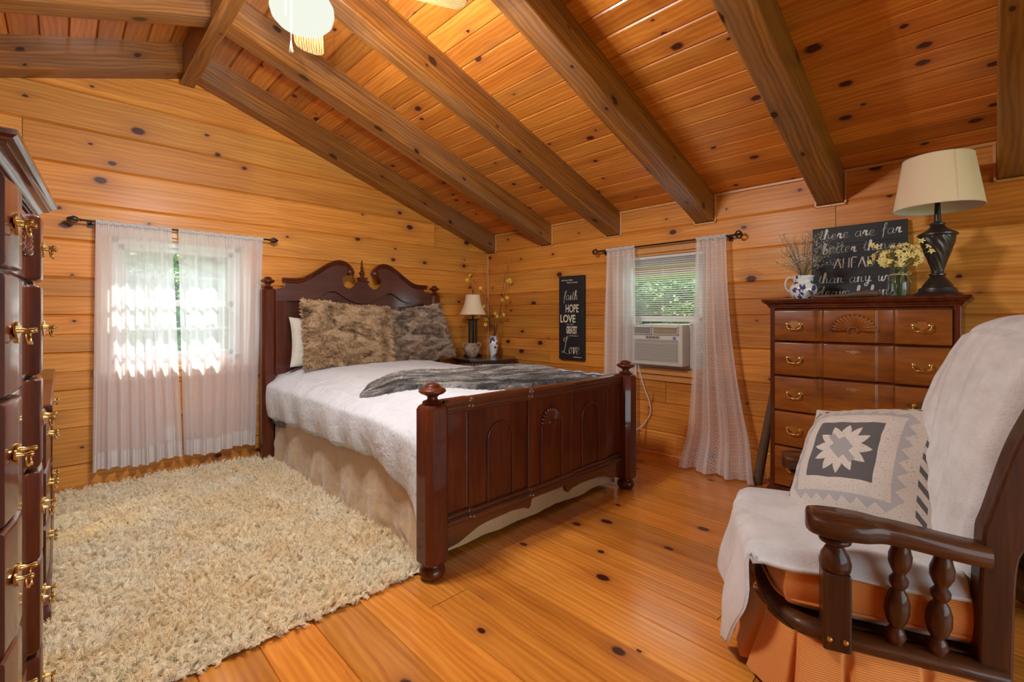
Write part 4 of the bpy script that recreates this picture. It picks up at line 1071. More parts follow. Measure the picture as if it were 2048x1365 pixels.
# --- narrow word sign on the right wall
sg = thing('word_sign', 'narrow black faith hope love sign hanging on the right wall', 'sign', (0, 0, 0))
SY0, SZ0, SZ1 = -1.168, .765, 1.615
m = MB(); m.box(-.045, -.004, -1.480, SY0, SZ0, SZ1); m.build('board', BLK, sg, smooth=False, bevel=.003)
SW = 1.480-1.168
PS = lambda a, b, d=0: (-.0455-d*1.0, SY0-a, SZ0+b)
def bt(body, size, x, y, **k):
    wm = k.pop('w', None)
    m_, w_ = block_text(body, size, PS, x, y, **k)
    if wm:
        k['sx'] = k.get('sx', 1.)*wm/w_; m_, w_ = block_text(body, size, PS, x, y, **k)
    m_.build('lettering', CRM, sg, smooth=False, fixn=False)
bt('and now these', .017, .035, .800, w=.145); bt('three remain', .015, .105, .775, w=.135)
m = MB(); script(m, 'faith', PS, .060, .605, .050, .0040, slant=.15, sxm=1.15, wmax=.185); m.build('lettering', CRM, sg, angle=180)
bt('HOPE', .082, .090, .478, bold=.012, w=.165)
bt('LOVE', .080, .020, .376, bold=.025, w=.195)
bt('but the', .011, .105, .353, w=.085)
bt('GREATEST', .078, .100, .262, bold=.025, w=.135)
bt('of these is', .012, .135, .238, w=.115)
m = MB(); script(m, 'L', PS, .050, .062, .074, .0050, slant=.10, sxm=.95); m.build('lettering', CRM, sg, angle=180); m = MB(); script(m, 'ove', PS, .128, .060, .072, .0048, slant=.15, sxm=.8, wmax=.155); m.build('lettering', CRM, sg, angle=180)
bt('1 CORINTHIANS 13:13', .010, .185, .024, w=.105)
# ================================================================= things on the side table
T0 = (NSX, NSY, NSZ)
creamshade = NT('cream_lampshade'); co = creamshade.n('ShaderNodeTexCoord').outputs['Object']
creamshade.set(col=(.84, .66, .42), rough=.85); creamshade.bump(noise_n(creamshade, co, 300, 2), .15, .001); M['shade'] = creamshade.m
inner = simple('white_shade_lining', (.80, .80, .80), .8)
def lampshade(parent, c, r0, r1, z0, z1, seg=48, name='lamp_shade', curve=.0):
    m = MB(); prof = [(r0+(r1-r0)*t-curve*sin(pi*t), z0+(z1-z0)*t) for t in np.linspace(0, 1, 9)]
    n0 = len(m.v)
    for j, (r, z) in enumerate(prof):
        for i in range(seg): a = 2*pi*i/seg; m.v.append((c[0]+r*cos(a), c[1]+r*sin(a), z))
    for j in range(8):
        for i in range(seg): a = j*seg+i; b = j*seg+(i+1) % seg; m.face([a, b, b+seg, a+seg])
    s_ = m.build(name, M['shade'], parent, angle=180)
    m = MB(); n0 = 0
    for j, (r, z) in enumerate(prof):
        for i in range(seg): a = 2*pi*i/seg; m.v.append((c[0]+(r-.003)*cos(a), c[1]+(r-.003)*sin(a), z))
    for j in range(8):
        for i in range(seg): a = j*seg+i; b = j*seg+(i+1) % seg; m.face([b, a, a+seg, b+seg])
    m.build('shade_lining', inner, s_, angle=180, fixn=False)
    for r, z in (prof[0], prof[-1]): m = MB(); m.tube([(c[0]+(r-.001)*cos(a), c[1]+(r-.001)*sin(a), z) for a in np.linspace(0, 2*pi, seg+1)], .0028, 6); m.build('shade_rim', simple('shade_trim', (.70, .62, .48), .7), s_)
    return s_
LX, LY = -.43, -.235
l1 = thing('table_lamp', 'small black column table lamp with a cream bell shade on the corner side table', 'lamp', (0, 0, 0))
m = MB(); z = NSZ; m.box(LX-.075, LX+.075, LY-.075, LY+.075, z, z+.018); m.box(LX-.062, LX+.062, LY-.062, LY+.062, z+.018, z+.032); m.build('base', M['iron'], l1, smooth=False, bevel=.004)
m = MB()
for i in range(4):
    for sx, sy in ((1, 1), (1, -1), (-1, 1), (-1, -1)): pass
for sx, sy in ((1, 1), (1, -1), (-1, 1), (-1, -1)):
    m.lathe([(.013, NSZ+.03), (.013, 1.165)], (LX+sx*.026, LY+sy*.026, 0), 12)
m.lathe([(.012, NSZ+.03), (.012, 1.165)], (LX, LY, 0), 12)
m.build('column', M['iron'], l1)
m = MB(); m.box(LX-.050, LX+.050, LY-.050, LY+.050, 1.162, 1.176); m.lathe([(.014, 1.176), (.008, 1.19), (.006, 1.215), (.016, 1.225), (.016, 1.26), (.004, 1.27), (.003, 1.475), (.008, 1.482), (.005, 1.495), (0, 1.50)], (LX, LY, 0), 14)
for a in range(4): m.tube([(LX, LY, 1.23), (LX+.03*cos(a*pi/2), LY+.03*sin(a*pi/2), 1.222), (LX+.035*cos(a*pi/2), LY+.035*sin(a*pi/2), 1.235)], .003, 6)
m.build('lamp_neck', M['iron'], l1)
lampshade(l1, (LX, LY), .150, .080, 1.225, 1.445, curve=.014)
JX, JY = -.50, -.30
jarm = NT('stoneware'); co = jarm.n('ShaderNodeTexCoord').outputs['Object']
jarm.set(col=jarm.ramp(noise_n(jarm, co, 12, 5, .65), [(.35, (.16, .085, .05)), (.5, (.36, .25, .17)), (.7, (.52, .42, .32))]), rough=.75); jarm.bump(noise_n(jarm, co, 60, 3), .4, .003)
jr = thing('clay_jar', 'round rustic clay jar with two loop handles in front of the lamp', 'jar', (JX, JY, NSZ))
m = MB(); m.lathe([(.040, 0), (.046, .002), (.066, .03), (.085, .065), (.090, .09), (.082, .118), (.062, .135), (.052, .140), (.053, .146), (.060, .152), (.056, .156), (.048, .150), (.046, .138), (.07, .115), (.078, .09), (.06, .04), (0, .02)], (0, 0, 0), 32); m.build('jar_body', jarm.m, jr, angle=180)
yw = atan2(RT.y, RT.x)
for s in (-1, 1):
    m = MB(); m.tube([(s*q[0]*cos(yw), s*q[0]*sin(yw), q[1]) for q in catmull([(.055, .142, 0), (.075, .156, 0), (.094, .148, 0), (.098, .122, 0), (.082, .105, 0)], 5)], .0075, 10); m.build('handle', jarm.m, jr)
VX, VY = -.235, -.36
vw = NT('blue_white_porcelain'); co = vw.n('ShaderNodeTexCoord').outputs['Object']
vor = vw.n('ShaderNodeTexVoronoi', ins={'Vector': co, 'Scale': 26.}); nn_ = noise_n(vw, co, 38, 3)
f_ = vw.math('MULTIPLY', vw.math('LESS_THAN', vw.math('ADD', vor.outputs['Distance'], vw.math('MULTIPLY', nn_, .35)), .62), vw.math('GREATER_THAN', noise_n(vw, co, 22, 3), .46))
vw.set(col=vw.mix(f_, (.72, .70, .66), (.045, .06, .16)), rough=.15, coat=.5); M['bluewhite'] = vw.m
va = thing('vase', 'white porcelain vase with blue butterflies holding yellow flower branches', 'vase', (VX, VY, NSZ))
m = MB(); m.lathe([(.036, 0), (.038, .004), (.034, .012), (.036, .03), (.046, .075), (.055, .12), (.057, .145), (.050, .175), (.038, .195), (.034, .205), (.038, .218), (.046, .226), (.047, .230), (.040, .228), (.030, .208), (.030, .15), (0, .12)], (0, 0, 0), 32); m.build('vase_body', M['bluewhite'], va, angle=180)
bn = thing('flower_branches', 'thin bare branches with yellow star flowers standing in the corner vase', 'flowers', (VX, VY, NSZ+.12))
YEL = simple('yellow_petal', (.85, .58, .06), .6, var=.15); TWIG = simple('dark_twig', (.06, .03, .015), .8)
def flower(mb, c, s, nrm):
    nrm = Vector(nrm).normalized(); a = nrm.orthogonal().normalized(); b = nrm.cross(a); c = Vector(c); th = rr(0, 6)
    for k in range(5):
        an = th+k*2*pi/5; d = a*cos(an)+b*sin(an); e = nrm.cross(d)
        p = [c, c+d*s*.5+e*s*.28+nrm*s*.15, c+d*s*1.05+nrm*s*.05, c+d*s*.5-e*s*.28+nrm*s*.15]
        n = mb.addv(p); mb.face([n, n+1, n+2]); mb.face([n, n+2, n+3])
    mb.tube([c, c+nrm*s*.45], s*.14, 6)
def from_px(u, v, dep):
    r = (FW+RT*((u-1024)/FPX)+Vector((0, 0, 1))*((HY-v)/FPX)); return CAM+r*dep
dv0 = (Vector((VX, VY, 1))-CAM).dot(FW)
toC = -FW
def px_local(u, v, dd=0.): p = from_px(u, v, dv0+dd); return p-Vector((VX, VY, NSZ+.12))
m = MB(); fl = MB()
BR = [[(988, 655), (978, 640), (962, 610), (948, 585), (941, 566), (945, 550), (952, 540), (938, 545)], [(990, 655), (985, 625), (965, 590), (955, 572), (948, 565)],
      [(993, 655), (1000, 620), (1004, 590), (1008, 565), (1012, 545), (1022, 525), (1024, 515)], [(992, 655), (999, 630), (1006, 600), (1012, 575), (1016, 540), (1010, 520)],
      [(989, 655), (977, 648), (972, 640)], [(995, 655), (1003, 640), (1010, 628)], [(990, 655), (982, 630), (975, 600), (970, 560), (966, 530)]]
for i, b in enumerate(BR):
    P = catmull([tuple(px_local(u, v, .05*sin(i*2.+j*.5))) for j, (u, v) in enumerate(b)], 5)
    P = [Vector((0, 0, .0))]+P
    m.tube(P, [.0028-.0018*k/len(P) for k in range(len(P))], 5)
for (u, v) in [(940, 551), (934, 560), (961, 577), (946, 595), (967, 613), (954, 629), (1016, 562), (1021, 564), (1014, 596), (1004, 600), (1008, 630), (990, 627), (995, 633), (972, 639), (971, 650), (957, 632), (1019, 560)]:
    fl = MB(); flower(fl, px_local(u, v, rr(-.03, .03)), .026, (toC.x+rr(-.5, .5), toC.y+rr(-.5, .5), rr(-.3, .5))); fl.build('blossom', YEL, bn, smooth=False)
m.build('twig', TWIG, bn)
# ================================================================= things on the right chest
CT = 1.311
# big lamp
BLX, BLY = -.27, -4.085
l2 = thing('table_lamp', 'large black urn table lamp with a wide cream drum shade on the chest', 'lamp', (0, 0, 0))
m = MB(); m.lathe([(.105, 0), (.108, .008), (.100, .020), (.086, .024), (.082, .034), (.080, .046), (.068, .052), (.062, .066), (.048, .086), (.036, .104), (.030, .112), (.036, .118), (.036, .126), (.028, .130), (.026, .140)], (BLX, BLY, CT), 40); m.build('base', M['bronze'], l2, angle=35)
m = MB(); seg = 64; zs = np.linspace(.138, .335, 26)
for j, z in enumerate(zs):
    t = (z-.138)/(.335-.138); r = .026+.046*sstep(0, 1.1, t)**.75+.004*t
    for i in range(seg):
        a = 2*pi*i/seg; rrr = r*(1+.055*cos(12*(a+t*1.9))*(1 if 0 < t < 1 else 0)); m.v.append((BLX+rrr*cos(a), BLY+rrr*sin(a), CT+z))
for j in range(25):
    for i in range(seg): q = j*seg+i; w_ = j*seg+(i+1) % seg; m.face([q, w_, w_+seg, q+seg])
m.build('urn', M['bronze'], l2, angle=180)
m = MB(); m.lathe([(.080, .333), (.086, .338), (.086, .346), (.078, .352), (.060, .362), (.040, .378), (.030, .392), (.034, .398), (.034, .404), (.026, .410), (.016, .414), (.014, .46), (.012, .52), (.004, .53), (.003, .765), (.008, .772), (0, .785)], (BLX, BLY, CT), 32); m.build('lamp_neck', M['bronze'], l2, angle=35)
lampshade(l2, (BLX, BLY), .192, .150, 1.800, 2.075)
m = MB(); a_ = atan2(-4.305-BLY, -3.756-BLX)+.42
m.tube([(BLX+.1925*cos(a_), BLY+.1925*sin(a_), 1.80), (BLX+.1515*cos(a_), BLY+.1515*sin(a_), 2.073)], .0016, 5); m.build('shade_seam', M['shade'], l2)
# word board leaning on the wall
wb = thing('word_board', 'large black board with white brush lettering leaning behind the flowers on the chest', 'sign', (0, 0, 0))
BY0, BY1, BZ0, BZ1 = -3.435, -3.952, CT, 1.800
lean = .055
PBd = lambda a, b, d=0: (-.075+lean*(b/.49)-.016-d, BY0-a, BZ0+b)
m = MB(); q = [PBd(0, 0), PBd(.5, 0), PBd(.5, .49), PBd(0, .49)]; q2 = [(x+.018, y, z) for x, y, z in q]
n = m.addv(q+q2)
for f in ((3,2,1,0),(4,5,6,7),(0,1,5,4),(1,2,6,5),(2,3,7,6),(3,0,4,7)): m.face([n+i for i in f])
m.build('board', simple('black_plank', (.014, .013, .012), .6, var=.4, vs=8), wb, smooth=False, bevel=.002)
m = MB()
for b in (.125, .247, .370): m.box(0, 1, 0, 1, 0, 1); n = len(m.v)-8; pts = [PBd(a, b+e, .0006*k) for a in (0.002, .498) for e in (-.0012, .0012) for k in (-1, 1)]; m.v[n:] = pts
m.build('plank_line', simple('plank_gap', (.004, .004, .004), .9), wb, smooth=False)
m = MB()
PL_ = lambda a, b: PBd(a, b, .001)
rows_ = [('there are far', .040, .408, .036, .435), ('better things', .060, .312, .036, .415), ('than any we', .040, .112, .036, .40), ('leave behind', .060, .022, .036, .40)]
for tx, a, b, s, w_ in rows_: m = MB(); script(m, tx, PL_, a, b, s, .0046, slant=.10, sxm=1.25, wmax=w_, wav=.06); m.build('lettering', WHP, wb, angle=180)
m = MB(); script(m, 'AHEAD', PL_, .128, .208, .044, .0046, slant=.02, sxm=1.1, wmax=.225); m.build('lettering', WHP, wb, angle=180)
m = MB()
for s in (-1, 1):
    c = .250; x0 = c+s*.125; x1 = c+s*.215
    m.tube([PL_(x0, .238), PL_(x1, .238)], .0022, 6, flat=.3)
    for k in range(3): m.tube([PL_(x0+s*.006*k, .238), PL_(x0-s*.012+s*.006*k, .250)], .0016, 5, flat=.3); m.tube([PL_(x0+s*.006*k, .238), PL_(x0-s*.012+s*.006*k, .226)], .0016, 5, flat=.3)
    m.tube([PL_(x1-s*.02, .250), PL_(x1, .238), PL_(x1-s*.02, .226)], .002, 6, flat=.3)
# painted sprig on the left edge
for k in range(14):
    b = .20+k*.018; a = .022+.012*sin(k*.9)
    m.tube([PL_(.022+.012*sin((k-1)*.9), b-.018), PL_(a, b)], .0010, 5, flat=.3); m.tube([PL_(a, b), PL_(a+(.014 if k % 2 else -.012), b+.010)], .0030, 6, flat=.3)
m.build('lettering', WHP, wb, angle=180)
# pitcher
PX_, PY_ = -.335, -3.452
pt_ = thing('pitcher', 'blue and white porcelain pitcher at the left end of the chest top', 'pitcher', (PX_, PY_, CT))
m = MB(); m.lathe([(.048, 0), (.052, .004), (.070, .030), (.078, .060), (.072, .088), (.058, .102), (.052, .108), (.054, .118), (.058, .140), (.064, .150), (.060, .150), (.050, .125), (.046, .10), (0, .05)], (0, 0, 0), 36)
m.build('pitcher_body', M['bluewhite'], pt_, angle=180)
m = MB(); m.tube(catmull([(.0, .050, .138), (.0, .085, .142), (0, .102, .110), (0, .095, .070), (0, .068, .045)], 6), [.0065]*25, 10); m.build('handle', simple('glazed_white', (.70, .66, .60), .2, coat=.4), pt_)
bb = thing('dried_flowers', 'airy dried filler flowers with tiny white buds in the pitcher', 'flowers', (PX_, PY_, CT+.07))
m = MB(); fb_ = MB()
for i in range(46):
    th = rr(0, 2*pi); el = rr(.15, 1.15); L = rr(.16, .30); d = Vector((cos(th)*sin(el), sin(th)*sin(el), cos(el)))
    if d.x > .1: d.x *= .4
    P = [Vector((0, 0, 0)), Vector((d.x*.03, d.y*.03, .09)), Vector((0, 0, .09))+d*L*.5, Vector((0, 0, .09))+d*L+Vector((0, 0, rr(-.02, .02)))]
    P = catmull([tuple(p) for p in P], 3); m.tube(P, .0010, 4)
    for k in range(13):
        q = P[random.randint(5, len(P)-1)]; e = q+Vector((rr(-1, 1), rr(-1, 1), rr(-.3, 1.2)))*.022
        m.tube([q, e], .0006, 4)
        fb_.lathe([(0, -.0032), (.0032, 0), (0, .0034)], tuple(e), 5)
m.build('stem', simple('grey_green_stem', (.16, .14, .08), .8), bb); bu = fb_.build('bud', simple('white_bud', (.70, .67, .60), .8), bb, smooth=False); bu['kind'] = 'stuff'
# glass jar with yellow flowers
GX, GY = -.33, -3.925
gj = NT('clear_glass'); gj.t.nodes.remove(gj.b)
a1 = gj.n('ShaderNodeBsdfTransparent', ins={0: (.90, .93, .92, 1)}); a2 = gj.n('ShaderNodeBsdfGlossy', ins={'Roughness': .05}); lw = gj.n('ShaderNodeLayerWeight', ins={0: .35})
a3 = gj.n('ShaderNodeMixShader'); gj.link(gj.math('MULTIPLY', lw.outputs['Facing'], .55), a3.inputs[0]); gj.link(a1.outputs[0], a3.inputs[1]); gj.link(a2.outputs[0], a3.inputs[2]); gj.link(a3.outputs[0], gj.out.inputs[0])
jj = thing('glass_jar', 'clear glass jar tied with twine holding yellow flowers on the chest', 'jar', (GX, GY, CT))
m = MB(); m.lathe([(.0, .002), (.048, .002), (.052, .010), (.053, .06), (.053, .095), (.046, .115), (.038, .124), (.037, .150), (.040, .152), (.040, .156), (.035, .156)], (0, 0, 0), 32); m.build('jar_body', gj.m, jj, angle=180)
tw = simple('jute_twine', (.60, .45, .22), .9); m = MB()
m.tube([(.040*cos(a), .040*sin(a), .128) for a in np.linspace(0, 2*pi, 25)], .0028, 6)
fx = -RT; base = Vector((0, 0, .128))+toC*.042
for s in (-1, 1):
    m.tube(catmull([tuple(base), tuple(base+RT*s*.022+Vector((0, 0, .012))), tuple(base+RT*s*.036+Vector((0, 0, .004))), tuple(base+RT*s*.020-Vector((0, 0, .004))), tuple(base)], 5), .0016, 5)
    m.tube(catmull([tuple(base), tuple(base+RT*s*.018-Vector((0, 0, .02))), tuple(base+RT*(s*.030+.008)-Vector((0, 0, .045 if s > 0 else .05)))], 5), .0014, 5)
m.build('twine_bow', tw, jj)
yf = thing('yellow_flowers', 'dense bunch of small yellow flowers standing in the glass jar', 'flowers', (GX, GY, CT+.01))
m = MB(); fl = MB(); YE2 = simple('soft_yellow_petal', (.88, .72, .26), .6, var=.12)
for i in range(26):
    th = rr(0, 2*pi); r = rr(.0, .030); e = Vector((rr(-.05, .05), rr(-.11, .11), rr(.20, .30)))
    m.tube(catmull([(r*cos(th)*.8, r*sin(th)*.8, 0), (r*cos(th), r*sin(th), .10), (r*cos(th)*.6+e.x*.2, r*sin(th)*.6+e.y*.2, .15), tuple(e)], 3), .0016, 5)
nfl = 0
while nfl < 92:
    a, b, c = rr(-1, 1), rr(-1, 1), rr(-1, 1)
    if a*a+b*b+c*c > 1: continue
    nfl += 1; fl = MB(); p = Vector((a*.075, b*.125, .225+c*.065)); flower(fl, p, rr(.015, .022), (a-.8, b-.2, c+.3)); fl.build('blossom', YE2, yf, smooth=False)
for q in ((.0, .10, .29), (0, -.13, .27), (0, -.14, .24), (0, .12, .30), (0, -.10, .30), (0, .13, .20)):
    fl = MB(); flower(fl, q, .018, (-1, 0, .3)); fl.build('blossom', YE2, yf, smooth=False); m.tube([(0, 0, .16), (0, q[1]*.5, .22), q], .0012, 4)
m.tube([(0, -.02, .2), (0, -.07, .38)], .0012, 4)
m.build('stem', simple('green_stem', (.14, .17, .05), .7), yf)
# driftwood on the chest edge
dw = MB(); P = catmull([(-.40, -3.50, CT+.055), (-.41, -3.515, CT+.030), (-.42, -3.54, CT+.014), (-.42, -3.60, CT+.013), (-.41, -3.68, CT+.015), (-.41, -3.74, CT+.022), (-.40, -3.81, CT+.024), (-.40, -3.845, CT+.020)], 6)
dw.tube(P, [.004+.006*min(1, i/10)+.010*sstep(22, 34, i) for i in range(len(P))], 10)
dw.tube(catmull([(-.41, -3.53, CT+.018), (-.40, -3.56, CT+.04), (-.39, -3.575, CT+.055)], 4), [.006]*8+[.002], 8)
dw.tube([(-.40, -3.835, CT+.022), (-.40, -3.86, CT+.024)], [.019, .012], 10)
tag(dw.build('driftwood', simple('driftwood_brown', (.11, .055, .028), .55, var=.5, vs=40, bump=.5, bs=70, bd=.004), angle=180), 'twisted brown piece of driftwood lying in front of the lettered board', 'driftwood')

# ================================================================= ROCKING CHAIR
cyaw = R(21.65); COX, COY = -1.684, -4.056
ch = thing('rocking_chair', 'dark turned wood glider chair with orange ribbed cushions beside the tall chest', 'rocking chair', (COX, COY, 0), cyaw)
WD = M['walnut']; WZ = M['walnut_z']
org = NT('orange_ribbed_fabric'); co = org.n('ShaderNodeTexCoord').outputs['Object']; x_, y_, z_ = sepxyz(org, co)
rib = org.math('SINE', org.math('MULTIPLY', z_, 1100.)); ribx = org.math('MULTIPLY', org.math('ADD', rib, 1.), .5)
org.set(col=org.mix(ribx, (.55, .16, .022), (.80, .30, .055)), rough=.85, sheen=.3); org.bump(ribx, .25, .002); M['orange'] = org.m
AZ = .605
def arm(sx):
    a = MB()
    cl = catmull([(.33, .300, 0), (.335, .23, 0), (.335, .15, 0), (.33, .08, 0), (.325, -.02, 0), (.320, -.125, 0)], 8)
    k = len(cl); pts = []
    for i, p in enumerate(cl):
        t = i/(k-1); w_ = interp([(0, .014), (.02, .036), (.06, .054), (.14, .068), (.26, .072), (.38, .064), (.47, .048), (.52, .042), (1, .038)], t)
        pts.append((p.x*sx, p.y, w_))
    n = len(a.v); th = .052
    for (x, y, w_) in pts:
        zt = AZ-.030*sstep(.15, -.15, y) if False else AZ-.030*(1-sstep(-.15, .15, y))
        for (dx, z) in ((-w_+.006, zt-th), (-w_, zt-th+.010), (-w_, zt-.010), (-w_+.010, zt), (w_-.010, zt), (w_, zt-.010), (w_, zt-th+.010), (w_-.006, zt-th)): a.v.append((x+dx, y, z))
    for i in range(k-1):
        for j in range(8): q = n+i*8+j; w2 = n+i*8+(j+1) % 8; a.face([q, w2, w2+8, q+8])
    a.face([n+j for j in range(8)]); a.face([n+(k-1)*8+j for j in range(7, -1, -1)])
    return a.build('armrest', WD, ch, angle=50)
def turned(name, x, y, z0, z1, prof, parent, seg=24, lean=(0, 0)):
    m = MB(); n0 = 0; k = [(r, z0+(z1-z0)*t) for r, t in prof]
    m.lathe(k, (0, 0, 0), seg)
    for i, v in enumerate(m.v): t = (v[2]-z0)/(z1-z0); m.v[i] = (v[0]+x+lean[0]*(1-t), v[1]+y+lean[1]*(1-t), v[2])
    return m.build(name, WZ, parent, angle=60)
for sx in (-1, 1):
    arm(sx)
    # front post: square below, turned above
    m = MB(); m.cbox((sx*.335, .225, .325), (.072, .072, .23)); fp = m.build('front_post', WZ, ch, smooth=False, bevel=.006)
    turned('turned_post', sx*.335, .225, .436, AZ-.050, [(.026, 0), (.040, .06), (.042, .22), (.036, .42), (.026, .58), (.022, .64), (.026, .68), (.040, .74), (.043, .80), (.040, .86), (.028, .92), (.034, .96), (.034, 1.)], fp)
    for yy in (.245, .205):
        b_ = MB(); b_.lathe([(.008, 0), (.007, -.003), (0, -.005)], (0, 0, 0), 12, 'x'); b_.xf(Matrix.Translation((sx*.371, yy, .245)) @ Matrix.Scale(-sx, 4, (1, 0, 0))); b_.build('bolt', M['brass'], fp)
    sp = [(.014, 0), (.020, .05), (.026, .10), (.020, .155), (.014, .18), (.024, .24), (.030, .32), (.029, .42), (.022, .50), (.014, .54), (.022, .585), (.023, .63), (.014, .68), (.020, .72), (.027, .78), (.028, .86), (.022, .93), (.018, 1.)]
    turned('spindle', sx*.332, .065, .250, AZ-.048, sp, ch, lean=(0, .015))
    turned('spindle', sx*.328, -.030, .245, AZ-.070, sp, ch, lean=(0, .015))
    # back stile: sweeps back and up
    st = MB(); C_ = catmull([(0, -.140, .17), (0, -.142, .36), (0, -.150, .54), (0, -.182, .66), (0, -.228, .84), (0, -.285, 1.0), (0, -.33, 1.10)], 8); n = 0; hw = .030
    for i, p in enumerate(C_):
        t = i/(len(C_)-1); dpt = interp([(0, .036), (.35, .038), (.45, .055), (.7, .052), (1, .035)], t)
        for dx, dy in ((-hw, -dpt), (hw, -dpt), (hw, dpt), (-hw, dpt)): st.v.append((sx*.300+dx, p.y+dy, p.z))
    for i in range(len(C_)-1):
        for j in range(4): q = i*4+j; w2 = i*4+(j+1) % 4; st.face([q, w2, w2+4, q+4])
    st.face([0, 3, 2, 1]); q = (len(C_)-1)*4; st.face([q, q+1, q+2, q+3]); st.build('back_stile', WZ, ch, smooth=True, bevel=.010, angle=50)
    m = MB(); C2 = catmull([(sx*.315, -.16, .225), (sx*.325, .0, .232), (sx*.328, .20, .236), (sx*.29, .32, .238), (sx*.12, .385, .240), (0, .392, .240)], 8)
    m.tube(C2, .036, 12, flat=.75); m.build('seat_rail', WD, ch, angle=60)
    m = MB(); m.tube(catmull([(sx*.27, .38, .07), (sx*.27, .20, .035), (sx*.27, .0, .028), (sx*.27, -.22, .04), (sx*.27, -.38, .085)], 6), .024, 8); m.build('runner', WD, ch)
    for yy in (.16, -.14): m = MB(); m.lathe([(.022, .03), (.026, .10), (.020, .16), (.026, .23)], (sx*.27, yy, 0), 12); m.build('leg', WZ, ch)
m = MB(); m.box(-.30, .30, -.365, -.33, 1.03, 1.13); m.build('top_rail', WD, ch, smooth=False, bevel=.008)
# seat cushion
def cushion(name, x0, x1, y0, y1, z0, z1, front=.06, n=30):
    m = MB()
    def pt(u, v, s):
        a, b = u*2-1, v*2-1; e = max(0, (1-abs(a)**6)*(1-abs(b)**6))**.35
        x = (x0+x1)/2+(x1-x0)/2*a; y = y0+(y1-y0)*v+front*(1-a*a)*(v if v > .5 else 0)*.8*sstep(.5, 1, v)
        zm = (z0+z1)/2
        return (x, y, zm+s*(z1-z0)/2*(.66+.34*e)*1.0)
    m.grid(lambda u, v: pt(u, v, 1), n, n); m.grid(lambda u, v: pt(1-u, v, -1), n, n)
    for side in range(4):
        def ed(u, v):
            U, V = ((u, 0), (1, u), (1-u, 1), (0, 1-u))[side]; p = Vector(pt(U, V, -1)).lerp(Vector(pt(U, V, 1)), v)
            c = Vector(((x0+x1)/2, (y0+y1)/2, p.z)); d = (p-c).normalized(); return p+d*.014*sin(pi*v)
        m.grid(ed, n, 6)
    return m.build(name, M['orange'], ch, angle=180)
m = MB(); m.box(-.295, .295, -.17, .33, .215, .258); m.build('seat_deck', WD, ch, smooth=False, bevel=.006)
cushion('seat_cushion', -.290, .290, -.17, .345, .258, .432)
m = MB()
for z in (.30, ):
    m.tube(catmull([(-.295, -.1, .298), (-.297, .2, .298), (-.28, .35, .298), (-.14, .395, .298), (.0, .405, .298), (.14, .395, .298), (.28, .35, .298), (.297, .2, .298), (.295, -.1, .298)], 6), .005, 6)
m.build('cushion_piping', M['orange'], ch)
def backpt(x, t, d):
    """t 0..1 up the back, d = distance in front of the stile plane"""
    y = interp([(0, -.20), (.2, -.215), (.55, -.262), (.75, -.305), (.88, -.345), (1, -.395)], t); z = .40+t*.78
    return (x, y+d, z)
m = MB()
m.grid(lambda u, v: backpt(-.265+.53*u, v, .02+.10*(1-abs(2*u-1)**6)**.5*(1-abs(2*v-1)**8)**.5), 24, 24); m.grid(lambda u, v: backpt(.265-.53*u, v, .02-.04*(1-abs(2*u-1)**6)**.5), 24, 24)
m.build('back_cushion', M['orange'], ch, angle=180)
# ruffled skirt
m = MB(); path = catmull([(.325, -.20, 0), (.345, 0, 0), (.345, .22, 0), (.30, .355, 0), (.13, .425, 0), (0, .435, 0), (-.13, .425, 0), (-.30, .355, 0), (-.345, .22, 0), (-.345, 0, 0), (-.325, -.20, 0)], 16)
def skf(u, v):
    q = u*(len(path)-1); i = min(int(q), len(path)-2); p = path[i].lerp(path[i+1], q-i); t = (path[i+1]-path[i]).normalized(); nrm = Vector((-t.y, t.x, 0))
    if nrm.dot(p) < 0: nrm = -nrm
    w_ = 1-v; s_ = u*1.9/.155; fr = s_-math.floor(s_); pl = (.018 if fr < .86 else -.010*1)*w_ ; pl = (.020*sstep(0, .05, fr)-.034*sstep(.86, .92, fr)+.014*sstep(.95, 1., fr))*(.25+w_)
    return tuple(p+nrm*(pl+.045*w_+.008*sin(s_*5)*w_)+Vector((0, 0, .03+.19*v)))
m.grid(skf, 420, 12); m.build('skirt', M['orange'], ch, angle=180)
# --- fleece throw over chair
fl_ = NT('white_grey_fleece'); co = fl_.n('ShaderNodeTexCoord').outputs['Object']
fl_.set(col=fl_.mix(fl_.ramp(noise_n(fl_, co, 9, 5, .7), [(.42, 0.), (.70, 1.)]), (.68, .66, .64), (.56, .54, .52)), rough=.95, sheen=.35)
fl_.bump(fl_.math('ADD', fl_.math('MULTIPLY', noise_n(fl_, co, 170, 3, .7), .6), fl_.math('MULTIPLY', noise_n(fl_, co, 26, 3), .5)), .55, .006); M['fleece'] = fl_.m
M['fleece'] = fl_.m
thw = thing('throw_blanket', 'white grey fleece throw draped over the back and seat of the rocking chair', 'blanket', (COX, COY, 0), cyaw)
m = MB()
def bk(u, v):                                   # v 0 seat .. 1 top then over the back
    a = 2*u-1; wv = .010*nz(a*3, v*5)+.006*nz(a*8, v*4, 3)
    half = interp([(0, .285), (.35, .265), (.6, .275), (.75, .270), (.84, .235), (.9, .225), (1, .26)], v)
    if v < .80:
        t = v/.80; x, y, z = backpt(a*half, t*.97, .135-.045*abs(a)**3+wv*1.4)
        # wrap down at the sides
        e = sstep(.86, 1, abs(a)); y -= .075*e; x = math.copysign(abs(x)+.012*e, x)
    else:
        t = (v-.80)/.20; an = t*pi
        x, y0, z0 = backpt(a*half, .97, .03+wv); 
        y = y0+.075*cos(an)-.02*t; z = z0+.045*sin(an)-(.16*t if t > .5 else 0)*1.0
    rnd_ = .055*abs(a)**3*sstep(.45, .82, v); z -= rnd_
    return (x, y, z)
